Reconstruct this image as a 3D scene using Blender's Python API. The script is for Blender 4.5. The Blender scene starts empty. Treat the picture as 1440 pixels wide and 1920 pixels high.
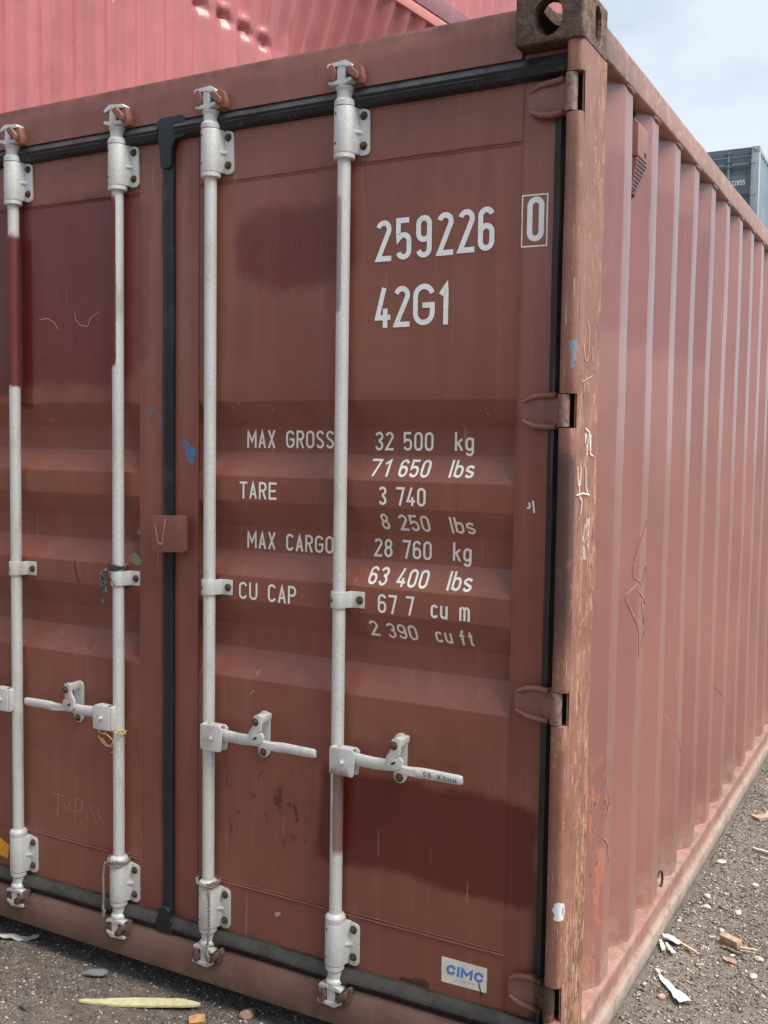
import bpy, bmesh, math, random
import numpy as np
from mathutils import Vector, Matrix, noise as mnoise
random.seed(7); rng = np.random.default_rng(7)
R = math.radians; PI = math.pi
scene = bpy.context.scene
COL = scene.collection

# ------------------------------------------------------------------ camera
CX, CY, CZ = 0.7417, -2.2634, 1.5623
YAW, PITCH, ROLL = 0.4964, -0.0643, 0.0144
Fv = Vector((-math.sin(YAW)*math.cos(PITCH), math.cos(YAW)*math.cos(PITCH), math.sin(PITCH)))
Rv = Vector((math.cos(YAW), math.sin(YAW), 0)); Uv = Rv.cross(Fv)
R2 = Rv*math.cos(ROLL)+Uv*math.sin(ROLL); U2 = -Rv*math.sin(ROLL)+Uv*math.cos(ROLL)
cam_d = bpy.data.cameras.new('camera'); cam = bpy.data.objects.new('camera', cam_d); COL.objects.link(cam)
cam.matrix_world = Matrix(((R2.x, U2.x, -Fv.x, CX), (R2.y, U2.y, -Fv.y, CY), (R2.z, U2.z, -Fv.z, CZ), (0, 0, 0, 1)))
cam_d.sensor_fit = 'VERTICAL'; cam_d.sensor_height = 24.0; cam_d.lens = 1934.64*24.0/1920
cam_d.clip_start = 0.05; cam_d.clip_end = 3000
scene.camera = cam

# ------------------------------------------------------------------ sky, sun, exposure
SUN_DIR = Vector((0.52, 0.02, 0.84)).normalized()      # towards the sun
el = math.asin(SUN_DIR.z); az = math.atan2(SUN_DIR.x, SUN_DIR.y)
world = bpy.data.worlds.new('World'); scene.world = world; world.use_nodes = True
wn = world.node_tree; wn.nodes.clear()
def wnode(t, **k):
    n = wn.nodes.new(t)
    for a, b in k.items(): setattr(n, a, b)
    return n
wo = wnode('ShaderNodeOutputWorld'); bg = wnode('ShaderNodeBackground')
sky = wnode('ShaderNodeTexSky', sky_type='NISHITA'); sky.sun_disc = False
sky.sun_elevation = el; sky.sun_rotation = az; sky.air_density = 1.0; sky.dust_density = 1.5; sky.ozone_density = 1.5
tc = wnode('ShaderNodeTexCoord'); mp = wnode('ShaderNodeMapping'); mp.inputs['Scale'].default_value = (1, 1, 2.2)
nz = wnode('ShaderNodeTexNoise'); nz.inputs['Scale'].default_value = 3.4; nz.inputs['Detail'].default_value = 7; nz.inputs['Roughness'].default_value = 0.52
cr = wnode('ShaderNodeValToRGB'); cr.color_ramp.elements[0].position = 0.36; cr.color_ramp.elements[1].position = 0.64
cr.color_ramp.elements[0].color = (0.88, 1.18, 1.52, 1); cr.color_ramp.elements[1].color = (1.82, 1.98, 2.14, 1)
mx = wnode('ShaderNodeMix', data_type='RGBA'); mx.inputs[0].default_value = 0.95
wn.links.new(tc.outputs['Generated'], mp.inputs[0]); wn.links.new(mp.outputs[0], nz.inputs['Vector'])
wn.links.new(nz.outputs['Fac'], cr.inputs[0]); wn.links.new(sky.outputs[0], mx.inputs[6]); wn.links.new(cr.outputs[0], mx.inputs[7])
wn.links.new(mx.outputs[2], bg.inputs[0]); bg.inputs[1].default_value = 0.10
wn.links.new(bg.outputs[0], wo.inputs[0])
sd = bpy.data.lights.new('sun', 'SUN'); sun = bpy.data.objects.new('sun', sd); COL.objects.link(sun)
sd.energy = 1.5; sd.angle = R(42); sd.color = (1.0, 0.95, 0.88)
sun.rotation_euler = SUN_DIR.to_track_quat('Z', 'Y').to_euler(); sun.location = (6, 2, 9)
scene.view_settings.view_transform = 'Standard'; scene.view_settings.look = 'None'
scene.view_settings.gamma = 1; scene.view_settings.exposure = 2.15; scene.view_settings.use_curve_mapping = False

# ------------------------------------------------------------------ node helper
class NT:
    def __init__(s, name):
        s.m = bpy.data.materials.new(name); s.m.use_nodes = True
        s.t = s.m.node_tree; s.b = s.t.nodes['Principled BSDF']
        s.geo = s.t.nodes.new('ShaderNodeNewGeometry'); s.pos = s.geo.outputs['Position']
        s._xyz = None
    def lk(s, a, sock):
        if isinstance(a, (int, float)): sock.default_value = a
        elif isinstance(a, tuple): sock.default_value = a if len(a) == 4 or sock.type == 'VECTOR' else a+(1,)
        else: s.t.links.new(a, sock)
    def math(s, op, a, b=0.0, c=None, clamp=False):
        n = s.t.nodes.new('ShaderNodeMath'); n.operation = op; n.use_clamp = clamp
        s.lk(a, n.inputs[0]); s.lk(b, n.inputs[1])
        if c is not None: s.lk(c, n.inputs[2])
        return n.outputs[0]
    def vec(s, scale=(1, 1, 1), off=(0, 0, 0)):
        n = s.t.nodes.new('ShaderNodeMapping'); s.t.links.new(s.pos, n.inputs[0])
        n.inputs['Scale'].default_value = scale; n.inputs['Location'].default_value = off
        return n.outputs[0]
    def noise(s, scale, detail=4, rough=0.55, stretch=(1, 1, 1), off=(0, 0, 0), col=False):
        n = s.t.nodes.new('ShaderNodeTexNoise'); s.t.links.new(s.vec(stretch, off), n.inputs['Vector'])
        n.inputs['Scale'].default_value = scale; n.inputs['Detail'].default_value = detail; n.inputs['Roughness'].default_value = rough
        return n.outputs['Color' if col else 'Fac']
    def vor(s, scale, stretch=(1, 1, 1), feature='F1', out='Distance', off=(0, 0, 0)):
        n = s.t.nodes.new('ShaderNodeTexVoronoi'); n.feature = feature; s.t.links.new(s.vec(stretch, off), n.inputs['Vector'])
        n.inputs['Scale'].default_value = scale
        return n.outputs[out]
    def ss(s, v, a, b, o0=0.0, o1=1.0):                 # smoothstep
        n = s.t.nodes.new('ShaderNodeMapRange'); n.interpolation_type = 'SMOOTHSTEP'
        s.lk(v, n.inputs[0]); n.inputs[1].default_value = a; n.inputs[2].default_value = b
        n.inputs[3].default_value = o0; n.inputs[4].default_value = o1
        return n.outputs[0]
    def mix(s, f, a, b, mode='MIX'):
        n = s.t.nodes.new('ShaderNodeMix'); n.data_type = 'RGBA'; n.blend_type = mode
        s.lk(f, n.inputs[0]); s.lk(a, n.inputs[6]); s.lk(b, n.inputs[7])
        return n.outputs[2]
    def xyz(s):
        if s._xyz is None:
            n = s.t.nodes.new('ShaderNodeSeparateXYZ'); s.t.links.new(s.pos, n.inputs[0]); s._xyz = n.outputs
        return s._xyz
    def box(s, u, v, r, soft, wob=0.0, wscale=6):        # soft box mask on two coordinates, wobbling edges
        if wob:
            w = s.math('MULTIPLY', s.math('SUBTRACT', s.noise(wscale, 5, 0.6), 0.5), wob*2)
            w2 = s.math('MULTIPLY', s.math('SUBTRACT', s.noise(wscale*1.3, 5, 0.6, off=(5, 3, 1)), 0.5), wob*2)
            u = s.math('ADD', u, w); v = s.math('ADD', v, w2)
        m = s.ss(u, r[0]-soft, r[0]+soft); m = s.math('MULTIPLY', m, s.ss(u, r[1]-soft, r[1]+soft, 1, 0))
        m = s.math('MULTIPLY', m, s.ss(v, r[2]-soft, r[2]+soft)); m = s.math('MULTIPLY', m, s.ss(v, r[3]-soft, r[3]+soft, 1, 0))
        return m
    def bump(s, h, strength=0.3, dist=0.002, prev=None):
        n = s.t.nodes.new('ShaderNodeBump'); n.inputs['Strength'].default_value = strength; n.inputs['Distance'].default_value = dist
        s.lk(h, n.inputs['Height'])
        if prev is not None: s.t.links.new(prev, n.inputs['Normal'])
        return n.outputs[0]
    def out(s, col, rough=0.5, metal=0.0, normal=None, spec=None):
        s.lk(col, s.b.inputs['Base Color']); s.lk(rough, s.b.inputs['Roughness']); s.lk(metal, s.b.inputs['Metallic'])
        if normal is not None: s.t.links.new(normal, s.b.inputs['Normal'])
        if spec is not None: s.b.inputs['Specular IOR Level'].default_value = spec
        return s.m

def flat(name, col, rough=0.6, var=0.25, scale=40, metal=0.0, bump=0.0):
    n = NT(name); f = n.ss(n.noise(scale, 5), 0.3, 0.7)
    c = n.mix(f, tuple(x*(1-var) for x in col), tuple(min(1, x*(1+var)) for x in col))
    nb = n.bump(n.noise(scale*3, 4), bump, 0.002) if bump else None
    return n.out(c, rough, metal, nb)

BROWN = (0.240, 0.081, 0.054)
DRED = (0.130, 0.022, 0.016)
RUST = (0.075, 0.032, 0.018)
def paint(name, base, patches=(), rustamt=0.6, dust=0.40, rough=0.42, streak=0.42, extra=None, side=False):
    n = NT(name); X, Y, Z = n.xyz()
    U = Y if side else X
    c = n.mix(n.ss(n.noise(1.7, 6, 0.6), 0.3, 0.7), tuple(x*0.86 for x in base), tuple(x*1.12 for x in base))
    # vertical rain streaks and dust film
    st = n.ss(n.noise(9, 6, 0.62, stretch=(3.2, 3.2, 0.16)), 0.45, 0.78)
    c = n.mix(n.math('MULTIPLY', st, streak), c, tuple(min(1, x*1.25+0.03) for x in base))
    dk = n.ss(n.noise(14, 6, 0.6, stretch=(2.8, 2.8, 0.12), off=(3, 1, 7)), 0.55, 0.85)
    c = n.mix(n.math('MULTIPLY', dk, streak*0.9), c, tuple(x*0.62 for x in base))
    du = n.ss(n.noise(4.3, 8, 0.68, off=(9, 2, 4)), 0.48, 0.8)
    c = n.mix(n.math('MULTIPLY', du, dust*0.4), c, (0.30, 0.18, 0.14))
    rg = n.math('ADD', rough, n.math('MULTIPLY', n.math('SUBTRACT', n.noise(6, 6), 0.5), 0.30))
    for (r, soft, wob, col, k) in patches:
        m = n.box(U, Z, r, soft, wob)
        m = n.math('MULTIPLY', n.ss(n.math('ADD', m, n.math('MULTIPLY', n.math('SUBTRACT', n.noise(230, 3), 0.5), 0.5)), 0.25, 0.72), k)
        cc = n.mix(n.ss(n.noise(10, 6, 0.6, stretch=(3, 3, 0.15)), 0.35, 0.8), col, tuple(x*1.25 for x in col))
        c = n.mix(m, c, cc); rg = n.math('SUBTRACT', rg, n.math('MULTIPLY', m, 0.07))
    # flecks of rust
    sp = n.ss(n.vor(38, (1, 1, 0.7)), 0.015, 0.075, 1, 0)
    gate = n.ss(n.noise(2.2, 4, 0.6, off=(1, 8, 2)), 0.50, 0.62)
    sp = n.math('MULTIPLY', n.math('MULTIPLY', sp, gate), n.ss(n.noise(60, 2, off=(2, 2, 2)), 0.48, 0.58))
    c = n.mix(n.math('MULTIPLY', sp, rustamt), c, RUST)
    # fine hairline scratches, paler
    sc = n.ss(n.noise(55, 2, 0.5, stretch=(1, 1, 0.05), off=(4, 4, 0)), 0.715, 0.73)
    c = n.mix(n.math('MULTIPLY', sc, 0.35), c, (0.42, 0.28, 0.23))
    if extra: c, rg = extra(n, c, rg)
    b = n.bump(n.noise(700, 2), 0.10, 0.0006)
    b = n.bump(n.noise(5.5, 3), 0.22, 0.010, b)
    return n.out(c, rg, 0.0, b)

def door_extra(n, c, rg):
    X, Y, Z = n.xyz()
    # blue and green overspray left by another coat, black scorch at the sill
    for r, col, k in (((-0.45, -0.36, 0.145, 0.19), (0.03, 0.02, 0.018), 0.8),):
        m = n.box(X, Z, r, 0.010, 0.02, 30)
        m = n.math('MULTIPLY', n.ss(n.math('MULTIPLY', m, n.math('ADD', n.noise(55, 7, 0.78), 0.12)), 0.34, 0.42), k)
        c = n.mix(m, c, col)
    for rx_ in (-0.6297, -1.0536, -1.3905, -1.8159):
        for zt in (2.30, 1.14, 0.69):
            m = n.box(X, Z, (rx_+0.036, rx_+0.056, zt-0.10, zt+0.02), 0.010, 0.008, 30)
            m = n.math('MULTIPLY', m, n.ss(n.noise(60, 5, 0.7, stretch=(2, 1, 0.15)), 0.45, 0.6)); c = n.mix(n.math('MULTIPLY', m, 0.6), c, (0.10, 0.036, 0.018))
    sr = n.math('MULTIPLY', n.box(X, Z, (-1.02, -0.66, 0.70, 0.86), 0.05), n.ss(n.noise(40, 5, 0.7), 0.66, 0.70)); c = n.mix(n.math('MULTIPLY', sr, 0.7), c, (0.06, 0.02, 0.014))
    # dried splashes under the inner handle
    m = n.box(X, Z, (-1.02, -0.72, 0.46, 0.66), 0.05)
    d = n.ss(n.noise(26, 3, 0.5, stretch=(1.6, 1.6, 0.7), off=(0, 0, 3)), 0.60, 0.66)
    c = n.mix(n.math('MULTIPLY', n.math('MULTIPLY', m, d), 0.75), c, (0.07, 0.02, 0.014))
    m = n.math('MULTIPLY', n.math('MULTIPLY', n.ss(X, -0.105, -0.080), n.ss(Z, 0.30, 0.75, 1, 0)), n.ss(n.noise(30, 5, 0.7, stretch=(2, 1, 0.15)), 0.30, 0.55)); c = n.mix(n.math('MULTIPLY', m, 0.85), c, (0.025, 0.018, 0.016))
    # grime along the bottom
    g = n.math('MULTIPLY', n.ss(Z, 0.10, 0.42, 1, 0), n.ss(n.noise(8, 6, 0.65), 0.35, 0.75))
    c = n.mix(n.math('MULTIPLY', g, 0.45), c, (0.12, 0.075, 0.06))
    return c, rg
P_DOOR = [((-0.99, -0.60, 1.985, 2.19), 0.085, 0.045, DRED, 0.82), ((-1.83, -1.345, 1.735, 2.29), 0.065, 0.04, (0.145, 0.027, 0.024), 0.88),
          ((-1.815, -1.765, 1.66, 2.31), 0.016, 0.008, (0.09, 0.012, 0.012), 0.8), ((-1.345, -1.29, 1.8, 2.24), 0.03, 0.02, (0.14, 0.035, 0.03), 0.6),
          ((-0.70, -0.085, 0.445, 0.705), 0.050, 0.04, (0.105, 0.015, 0.011), 0.93), ((-2.35, -1.85, 1.7, 2.3), 0.04, 0.03, (0.13, 0.032, 0.034), 0.9)]
M = {}
M['door'] = paint('brown door paint', BROWN, P_DOOR, extra=door_extra)
def header_extra(n, c, rg):
    X, Y, Z = n.xyz()
    g = n.math('MULTIPLY', n.ss(Z, 2.535, 2.575), n.ss(n.noise(14, 6, 0.7, stretch=(1, 1, 0.4)), 0.35, 0.7))
    c = n.mix(n.math('MULTIPLY', g, 0.75), c, (0.035, 0.025, 0.02))
    r = n.math('MULTIPLY', n.ss(X, -0.75, -0.2), n.ss(n.noise(20, 6, 0.7, stretch=(1.5, 1, 0.5), off=(2, 2, 2)), 0.55, 0.75))
    c = n.mix(n.math('MULTIPLY', r, 0.5), c, (0.05, 0.028, 0.02))
    return c, rg
M['header'] = paint('brown header paint', (0.235, 0.088, 0.066), extra=header_extra)
def sill_extra(n, c, rg):
    X, Y, Z = n.xyz()
    g = n.ss(n.noise(7, 7, 0.7), 0.35, 0.65)
    c = n.mix(n.math('MULTIPLY', g, 0.55), c, (0.19, 0.125, 0.10))
    f = n.ss(n.noise(160, 3, 0.7), 0.6, 0.7)
    c = n.mix(n.math('MULTIPLY', f, 0.5), c, (0.30, 0.24, 0.20))
    e = n.math('MULTIPLY', n.ss(Z, 0.01, 0.06, 1, 0), n.ss(n.noise(18, 6, 0.7), 0.35, 0.6))
    c = n.mix(n.math('MULTIPLY', e, 0.8), c, (0.07, 0.055, 0.045))
    return c, n.math('ADD', rg, 0.2)
M['sill'] = paint('dusty brown sill paint', (0.150, 0.066, 0.050), extra=sill_extra, rustamt=0.8)
def side_extra(n, c, rg):
    X, Y, Z = n.xyz()
    # scraped salmon primer on edges near the ground and a scuffed first rib
    m = n.box(Y, Z, (0.28, 0.40, 0.15, 0.75), 0.03, 0.03, 9)
    f = n.ss(n.noise(34, 6, 0.75, stretch=(1, 1, 0.35)), 0.52, 0.6)
    c = n.mix(n.math('MULTIPLY', m, f), c, (0.42, 0.15, 0.09))
    f2 = n.ss(n.noise(50, 6, 0.75, off=(7, 7, 7), stretch=(1, 1, 0.5)), 0.6, 0.64)
    c = n.mix(n.math('MULTIPLY', m, f2), c, (0.07, 0.05, 0.035))
    d = n.math('MULTIPLY', n.ss(Z, 0.12, 0.30, 1, 0), n.ss(n.noise(15, 6, 0.7), 0.35, 0.7))
    c = n.mix(n.math('MULTIPLY', d, 0.6), c, (0.40, 0.29, 0.22))
    o = n.math('MULTIPLY', n.ss(n.noise(7, 5, 0.6, stretch=(1, 1.6, 0.3), off=(3, 9, 1)), 0.66, 0.72), 0.35)
    c = n.mix(o, c, (0.50, 0.24, 0.15))
    return c, rg
M['side'] = paint('brown side wall paint', (0.262, 0.108, 0.088), [((0.30, 1.62, 1.86, 2.33), 0.10, 0.05, (0.18, 0.05, 0.052), 0.55)], dust=0.3, streak=0.22, rough=0.33, extra=side_extra, side=True); M['side'].node_tree.nodes['Principled BSDF'].inputs['Specular IOR Level'].default_value = 0.85
for k_, v_ in (('Coat Weight', 0.55), ('Coat Roughness', 0.22)): M['side'].node_tree.nodes['Principled BSDF'].inputs[k_].default_value = v_
def trail_extra(n, c, rg):
    X, Y, Z = n.xyz()
    f = n.ss(n.noise(22, 7, 0.72, stretch=(1, 0.7, 1)), 0.50, 0.62)
    c = n.mix(n.math('MULTIPLY', f, 0.7), c, (0.44, 0.27, 0.20))
    nr = n.math('MULTIPLY', n.ss(Y, 0.15, 0.75, 1, 0), n.ss(n.noise(26, 6, 0.7, off=(4, 0, 0)), 0.38, 0.60))
    c = n.mix(n.math('MULTIPLY', nr, 0.85), c, (0.13, 0.085, 0.055))
    f3 = n.ss(n.noise(45, 4, 0.6, stretch=(1, 1, 0.3), off=(1, 5, 0)), 0.66, 0.7)
    c = n.mix(n.math('MULTIPLY', f3, 0.7), c, (0.10, 0.06, 0.04))
    return c, rg
M['top_rail'] = paint('worn top rail paint', (0.30, 0.16, 0.125), extra=trail_extra, side=True, dust=0.5)
def brail_extra(n, c, rg):
    X, Y, Z = n.xyz()
    f = n.ss(n.noise(17, 8, 0.74, stretch=(1, 1, 0.5)), 0.42, 0.6)
    c = n.mix(n.math('MULTIPLY', f, 0.55), c, (0.34, 0.24, 0.19))
    w = n.ss(n.noise(24, 6, 0.7, stretch=(1, 1.5, 0.35), off=(0, 3, 0)), 0.66, 0.70)
    c = n.mix(n.math('MULTIPLY', w, 0.6), c, (0.52, 0.42, 0.36))
    lip = n.ss(Z, 0.050, 0.066, 1, 0)
    c = n.mix(n.math('MULTIPLY', lip, n.ss(n.noise(12, 7, 0.7), 0.25, 0.55)), c, (0.34, 0.275, 0.23))
    g2 = n.ss(n.noise(20, 8, 0.75, stretch=(1, 0.6, 1), off=(9, 2, 0)), 0.50, 0.62)
    c = n.mix(n.math('MULTIPLY', g2, 0.55), c, (0.15, 0.105, 0.080))
    k = n.ss(n.noise(60, 5, 0.7, off=(2, 9, 0)), 0.62, 0.66)
    c = n.mix(n.math('MULTIPLY', k, 0.8), c, (0.10, 0.07, 0.05))
    return c, n.math('ADD', rg, 0.22)
M['bottom_rail'] = paint('scraped bottom rail paint', (0.24, 0.115, 0.092), extra=brail_extra, side=True, dust=0.5)

def post_mat():
    n = NT('scraped corner post paint'); X, Y, Z = n.xyz()
    c = n.mix(n.ss(n.noise(5, 7, 0.68), 0.35, 0.65), (0.270, 0.130, 0.096), (0.215, 0.088, 0.060))
    front = n.ss(Y, 0.012, 0.055)                       # the side plate is scraped hardest
    big = n.math('MULTIPLY', n.math('SUBTRACT', n.noise(2.4, 4, 0.6, stretch=(2, 4, 0.9)), 0.5), 0.5)
    amt = n.math('ADD', n.math('MULTIPLY', front, 0.055), big)
    amt = n.math('SUBTRACT', amt, n.ss(Z, 0.9, 1.9, 0.0, 0.065))
    vs_ = n.ss(n.noise(18, 8, 0.72, stretch=(1.5, 1.6, 0.09), off=(1, 1, 5)), 0.53, 0.64)
    c = n.mix(n.math('MULTIPLY', vs_, 0.65), c, (0.34, 0.150, 0.075))
    vs2 = n.ss(n.noise(24, 8, 0.72, stretch=(1.5, 1.6, 0.10), off=(7, 1, 5)), 0.60, 0.68)
    c = n.mix(n.math('MULTIPLY', vs2, 0.6), c, (0.44, 0.31, 0.25))
    a = n.math('ADD', n.noise(20, 10, 0.80, stretch=(1.3, 1.5, 0.62)), amt)
    c = n.mix(n.math('MULTIPLY', n.ss(a, 0.55, 0.60), 0.75), c, n.mix(n.ss(n.noise(40, 5), 0.35, 0.65), (0.40, 0.185, 0.100), (0.50, 0.27, 0.16)))   # orange primer
    b = n.math('ADD', n.noise(30, 10, 0.80, stretch=(1.3, 1.5, 0.55), off=(6, 1, 3)), amt)
    c = n.mix(n.math('MULTIPLY', n.ss(b, 0.63, 0.66), 0.6), c, (0.42, 0.31, 0.245))      # bare dusty steel
    d = n.math('ADD', n.noise(42, 10, 0.8, stretch=(1.4, 1.6, 0.5), off=(2, 7, 9)), amt)
    c = n.mix(n.math('MULTIPLY', n.ss(d, 0.60, 0.625), 0.85), c, (0.115, 0.052, 0.028))  # rust
    c = n.mix(n.math('MULTIPLY', n.ss(n.noise(70, 6, 0.75, off=(8, 7, 1)), 0.66, 0.68), 0.7), c, (0.08, 0.045, 0.03))
    sc = n.ss(n.noise(120, 3, 0.6, stretch=(1.5, 1.5, 0.08), off=(3, 0, 2)), 0.64, 0.66)
    c = n.mix(n.math('MULTIPLY', sc, 0.5), c, (0.58, 0.45, 0.37))
    # chips of white, and blue overspray
    for r, col, k in (((0.085, 0.150, 1.545, 1.605), (0.70, 0.71, 0.68), 0.9), ((0.085, 0.150, 1.29, 1.40), (0.62, 0.56, 0.48), 0.6)):
        mm = n.box(Y, Z, r, 0.010, 0.02, 30); mm = n.math('MULTIPLY', n.ss(n.math('MULTIPLY', mm, n.noise(34, 7, 0.75, stretch=(1, 1, 0.5))), 0.50, 0.53), k)
        c = n.mix(mm, c, col)
    mm = n.math('MULTIPLY', n.box(X, Z, (-0.018, 0.002, 1.74, 1.81), 0.006, 0.01, 40), n.ss(Y, 0.02, 0.06, 1, 0))
    c = n.mix(n.math('MULTIPLY', n.ss(n.math('MULTIPLY', mm, n.noise(70, 6, 0.75, stretch=(1, 1, 0.4))), 0.44, 0.52), 0.65), c, (0.15, 0.26, 0.34))
    mm = n.math('MULTIPLY', n.box(X, Z, (-0.022, 0.001, 0.455, 0.50), 0.004, 0.012, 40), n.ss(Y, 0.02, 0.06, 1, 0))
    c = n.mix(n.ss(n.math('MULTIPLY', mm, n.math('ADD', n.noise(60, 7, 0.8), 0.1)), 0.46, 0.49), c, (0.62, 0.64, 0.64))
    # dark grease / soot on the bead between second and third hinge
    m = n.math('MULTIPLY', n.math('MULTIPLY', n.ss(Z, 1.00, 1.20), n.ss(Z, 1.52, 1.60, 1, 0)), n.ss(Y, 0.020, 0.034, 1, 0))
    m = n.math('MULTIPLY', m, n.ss(n.noise(11, 6, 0.7, stretch=(1, 1, 0.6), off=(1, 0, 0)), 0.36, 0.50))
    c = n.mix(n.math('MULTIPLY', m, 0.88), c, (0.070, 0.036, 0.032))
    h = n.math('ADD', n.noise(22, 9, 0.78, stretch=(1.6, 1.8, 0.45)), n.math('MULTIPLY', n.noise(180, 4), 0.3))
    b1 = n.bump(h, 0.65, 0.005)
    return n.out(c, n.ss(a, 0.4, 0.7, 0.42, 0.7), 0.0, b1)
M['post'] = post_mat()
def casting_mat():
    n = NT('rusty cast steel'); X, Y, Z = n.xyz()
    v = n.noise(30, 8, 0.75)
    c = n.mix(n.ss(v, 0.35, 0.62), (0.070, 0.036, 0.024), (0.170, 0.088, 0.060))
    c = n.mix(n.math('MULTIPLY', n.ss(n.noise(75, 6, 0.7, off=(1, 1, 1)), 0.6, 0.66), 0.7), c, (0.28, 0.19, 0.14))
    sidew = n.ss(X, -0.012, -0.002)
    c = n.mix(n.math('MULTIPLY', sidew, n.ss(n.noise(20, 7, 0.7, off=(5, 1, 1)), 0.40, 0.6)), c, (0.34, 0.20, 0.145))
    b = n.bump(n.noise(110, 8, 0.8), 1.0, 0.014); b = n.bump(n.noise(30, 5, 0.6), 1.0, 0.020, b)
    return n.out(c, 0.62, 0.0, b)
M['casting'] = casting_mat()
def galv_mat(name, redmasks=False, dirt=0.55):
    n = NT(name); X, Y, Z = n.xyz()
    c = n.mix(n.ss(n.noise(140, 6, 0.75), 0.32, 0.68), (0.56, 0.56, 0.535), (0.69, 0.695, 0.67))
    c = n.mix(n.math('MULTIPLY', n.ss(n.noise(260, 2), 0.6, 0.7), 0.35), c, (0.28, 0.30, 0.31))
    c = n.mix(n.math('MULTIPLY', n.ss(n.noise(11, 6, 0.7, stretch=(1, 1, 0.4)), 0.50, 0.75), dirt), c, (0.33, 0.28, 0.20))
    c = n.mix(n.math('MULTIPLY', n.ss(n.noise(55, 6, 0.75, stretch=(1, 1, 0.5), off=(3, 3, 3)), 0.70, 0.73), 0.85), c, (0.05, 0.04, 0.04))
    if redmasks:
        w = n.math('MULTIPLY', n.math('SUBTRACT', n.noise(45, 5, 0.7), 0.5), 0.7)
        for (x0, x1, z0, z1, sx, k) in ((-1.95, -1.77, 1.725, 2.195, 0.012, 1.0), (-1.45, -1.3835, 1.78, 2.27, 0.004, 1.0), (-0.70, -0.625, 1.90, 2.19, 0.005, 0.55), (-0.633, -0.572, 0.485, 0.722, 0.004, 0.80)):
            m = n.math('MULTIPLY', n.math('MULTIPLY', n.ss(X, x0-sx, x0+sx), n.ss(X, x1-sx, x1+sx, 1, 0)), n.math('MULTIPLY', n.ss(Z, z0-0.03, z0+0.03), n.ss(Z, z1-0.05, z1+0.05, 1, 0)))
            m = n.math('MULTIPLY', n.ss(n.math('ADD', m, w), 0.35, 0.75), k)
            c = n.mix(m, c, (0.17, 0.035, 0.033))
    b = n.bump(n.noise(240, 4, 0.7), 0.35, 0.0012)
    return n.out(c, 0.50, 0.12, b)
M['galv'] = galv_mat('galvanised steel', True)
M['galv_dirty'] = galv_mat('weathered galvanised casting', True, 0.8)
def gasket_mat(name, base, dusty, thr):
    n = NT(name)
    c = n.mix(n.math('MULTIPLY', n.ss(n.noise(9, 7, 0.7), thr, thr+0.3), 0.8), base, dusty)
    c = n.mix(n.math('MULTIPLY', n.ss(n.noise(40, 3, 0.5, stretch=(1, 1, 0.05)), 0.66, 0.69), 0.4), c, tuple(min(1, x*2.5) for x in dusty))
    N = n.t.nodes.new('ShaderNodeSeparateXYZ'); n.t.links.new(n.geo.outputs['Normal'], N.inputs[0])
    up = n.math('MULTIPLY', n.ss(N.outputs[2], 0.15, 0.6), n.ss(n.noise(14, 6, 0.7), 0.3, 0.6))     # dust lies on upward lips
    c = n.mix(n.math('MULTIPLY', up, 0.8), c, tuple(x*1.6 for x in dusty))
    return n.out(c, 0.42, 0.0, n.bump(n.noise(120, 4), 0.25, 0.001))
M['gasket'] = gasket_mat('black rubber gasket', (0.012, 0.014, 0.017), (0.045, 0.048, 0.048), 0.5)
M['gasket_dusty'] = gasket_mat('dusty rubber gasket', (0.014, 0.0135, 0.0125), (0.042, 0.036, 0.028), 0.48)
M['rust'] = flat('rusty bolt steel', (0.085, 0.050, 0.030), 0.7, 0.5, 160, bump=0.5)
M['keeper'] = paint('brown keeper paint', (0.20, 0.080, 0.058), rustamt=1.0, dust=0.5)
M['keeper_rust'] = flat('rusty keeper steel', (0.13, 0.075, 0.06), 0.7, 0.5, 60, bump=0.6)
def hinge_mat():
    n = NT('brown hinge paint'); X, Y, Z = n.xyz()
    c = n.mix(n.ss(n.noise(20, 6, 0.6), 0.3, 0.7), (0.20, 0.085, 0.068), (0.26, 0.115, 0.092))
    w = n.math('MULTIPLY', n.ss(X, -0.055, -0.040), n.ss(n.noise(40, 7, 0.72), 0.40, 0.60))
    c = n.mix(n.math('MULTIPLY', w, 0.85), c, (0.24, 0.19, 0.155))
    w = n.math('MULTIPLY', n.ss(X, -0.075, -0.05), n.ss(n.noise(70, 6, 0.72, off=(2, 2, 2)), 0.56, 0.62))
    c = n.mix(n.math('MULTIPLY', w, 0.8), c, (0.06, 0.04, 0.032))
    lo = n.math('MULTIPLY', n.math('MULTIPLY', n.ss(Z, 0.30, 0.34, 1, 0), n.ss(X, -0.085, -0.065)), n.ss(n.noise(40, 6, 0.7), 0.3, 0.5))
    c = n.mix(n.math('MULTIPLY', lo, 0.9), c, (0.028, 0.018, 0.014))
    return n.out(c, 0.45, 0.0, n.bump(n.noise(200, 4), 0.3, 0.001))
M['hinge'] = hinge_mat()
def letter_mat():
    n = NT('white vinyl lettering')
    c = n.mix(n.ss(n.noise(30, 5, 0.7), 0.3, 0.7), (0.84, 0.84, 0.81), (0.92, 0.92, 0.89))
    ck = n.ss(n.vor(26, feature='DISTANCE_TO_EDGE'), 0.004, 0.012, 1, 0)
    c = n.mix(n.math('MULTIPLY', ck, n.ss(n.noise(9, 2), 0.52, 0.6)), c, (0.40, 0.36, 0.33))
    return n.out(c, 0.5)
M['letter'] = letter_mat()
M['letter_cream'] = flat('cream vinyl lettering', (0.88, 0.83, 0.74), 0.5, 0.08, 30)
M['letter_yellowed'] = flat('yellowed vinyl lettering', (0.60, 0.50, 0.34), 0.55, 0.15, 60)
M['ghost'] = flat('ghost outline of removed letters', (0.17, 0.050, 0.045), 0.5, 0.2, 30)
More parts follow.
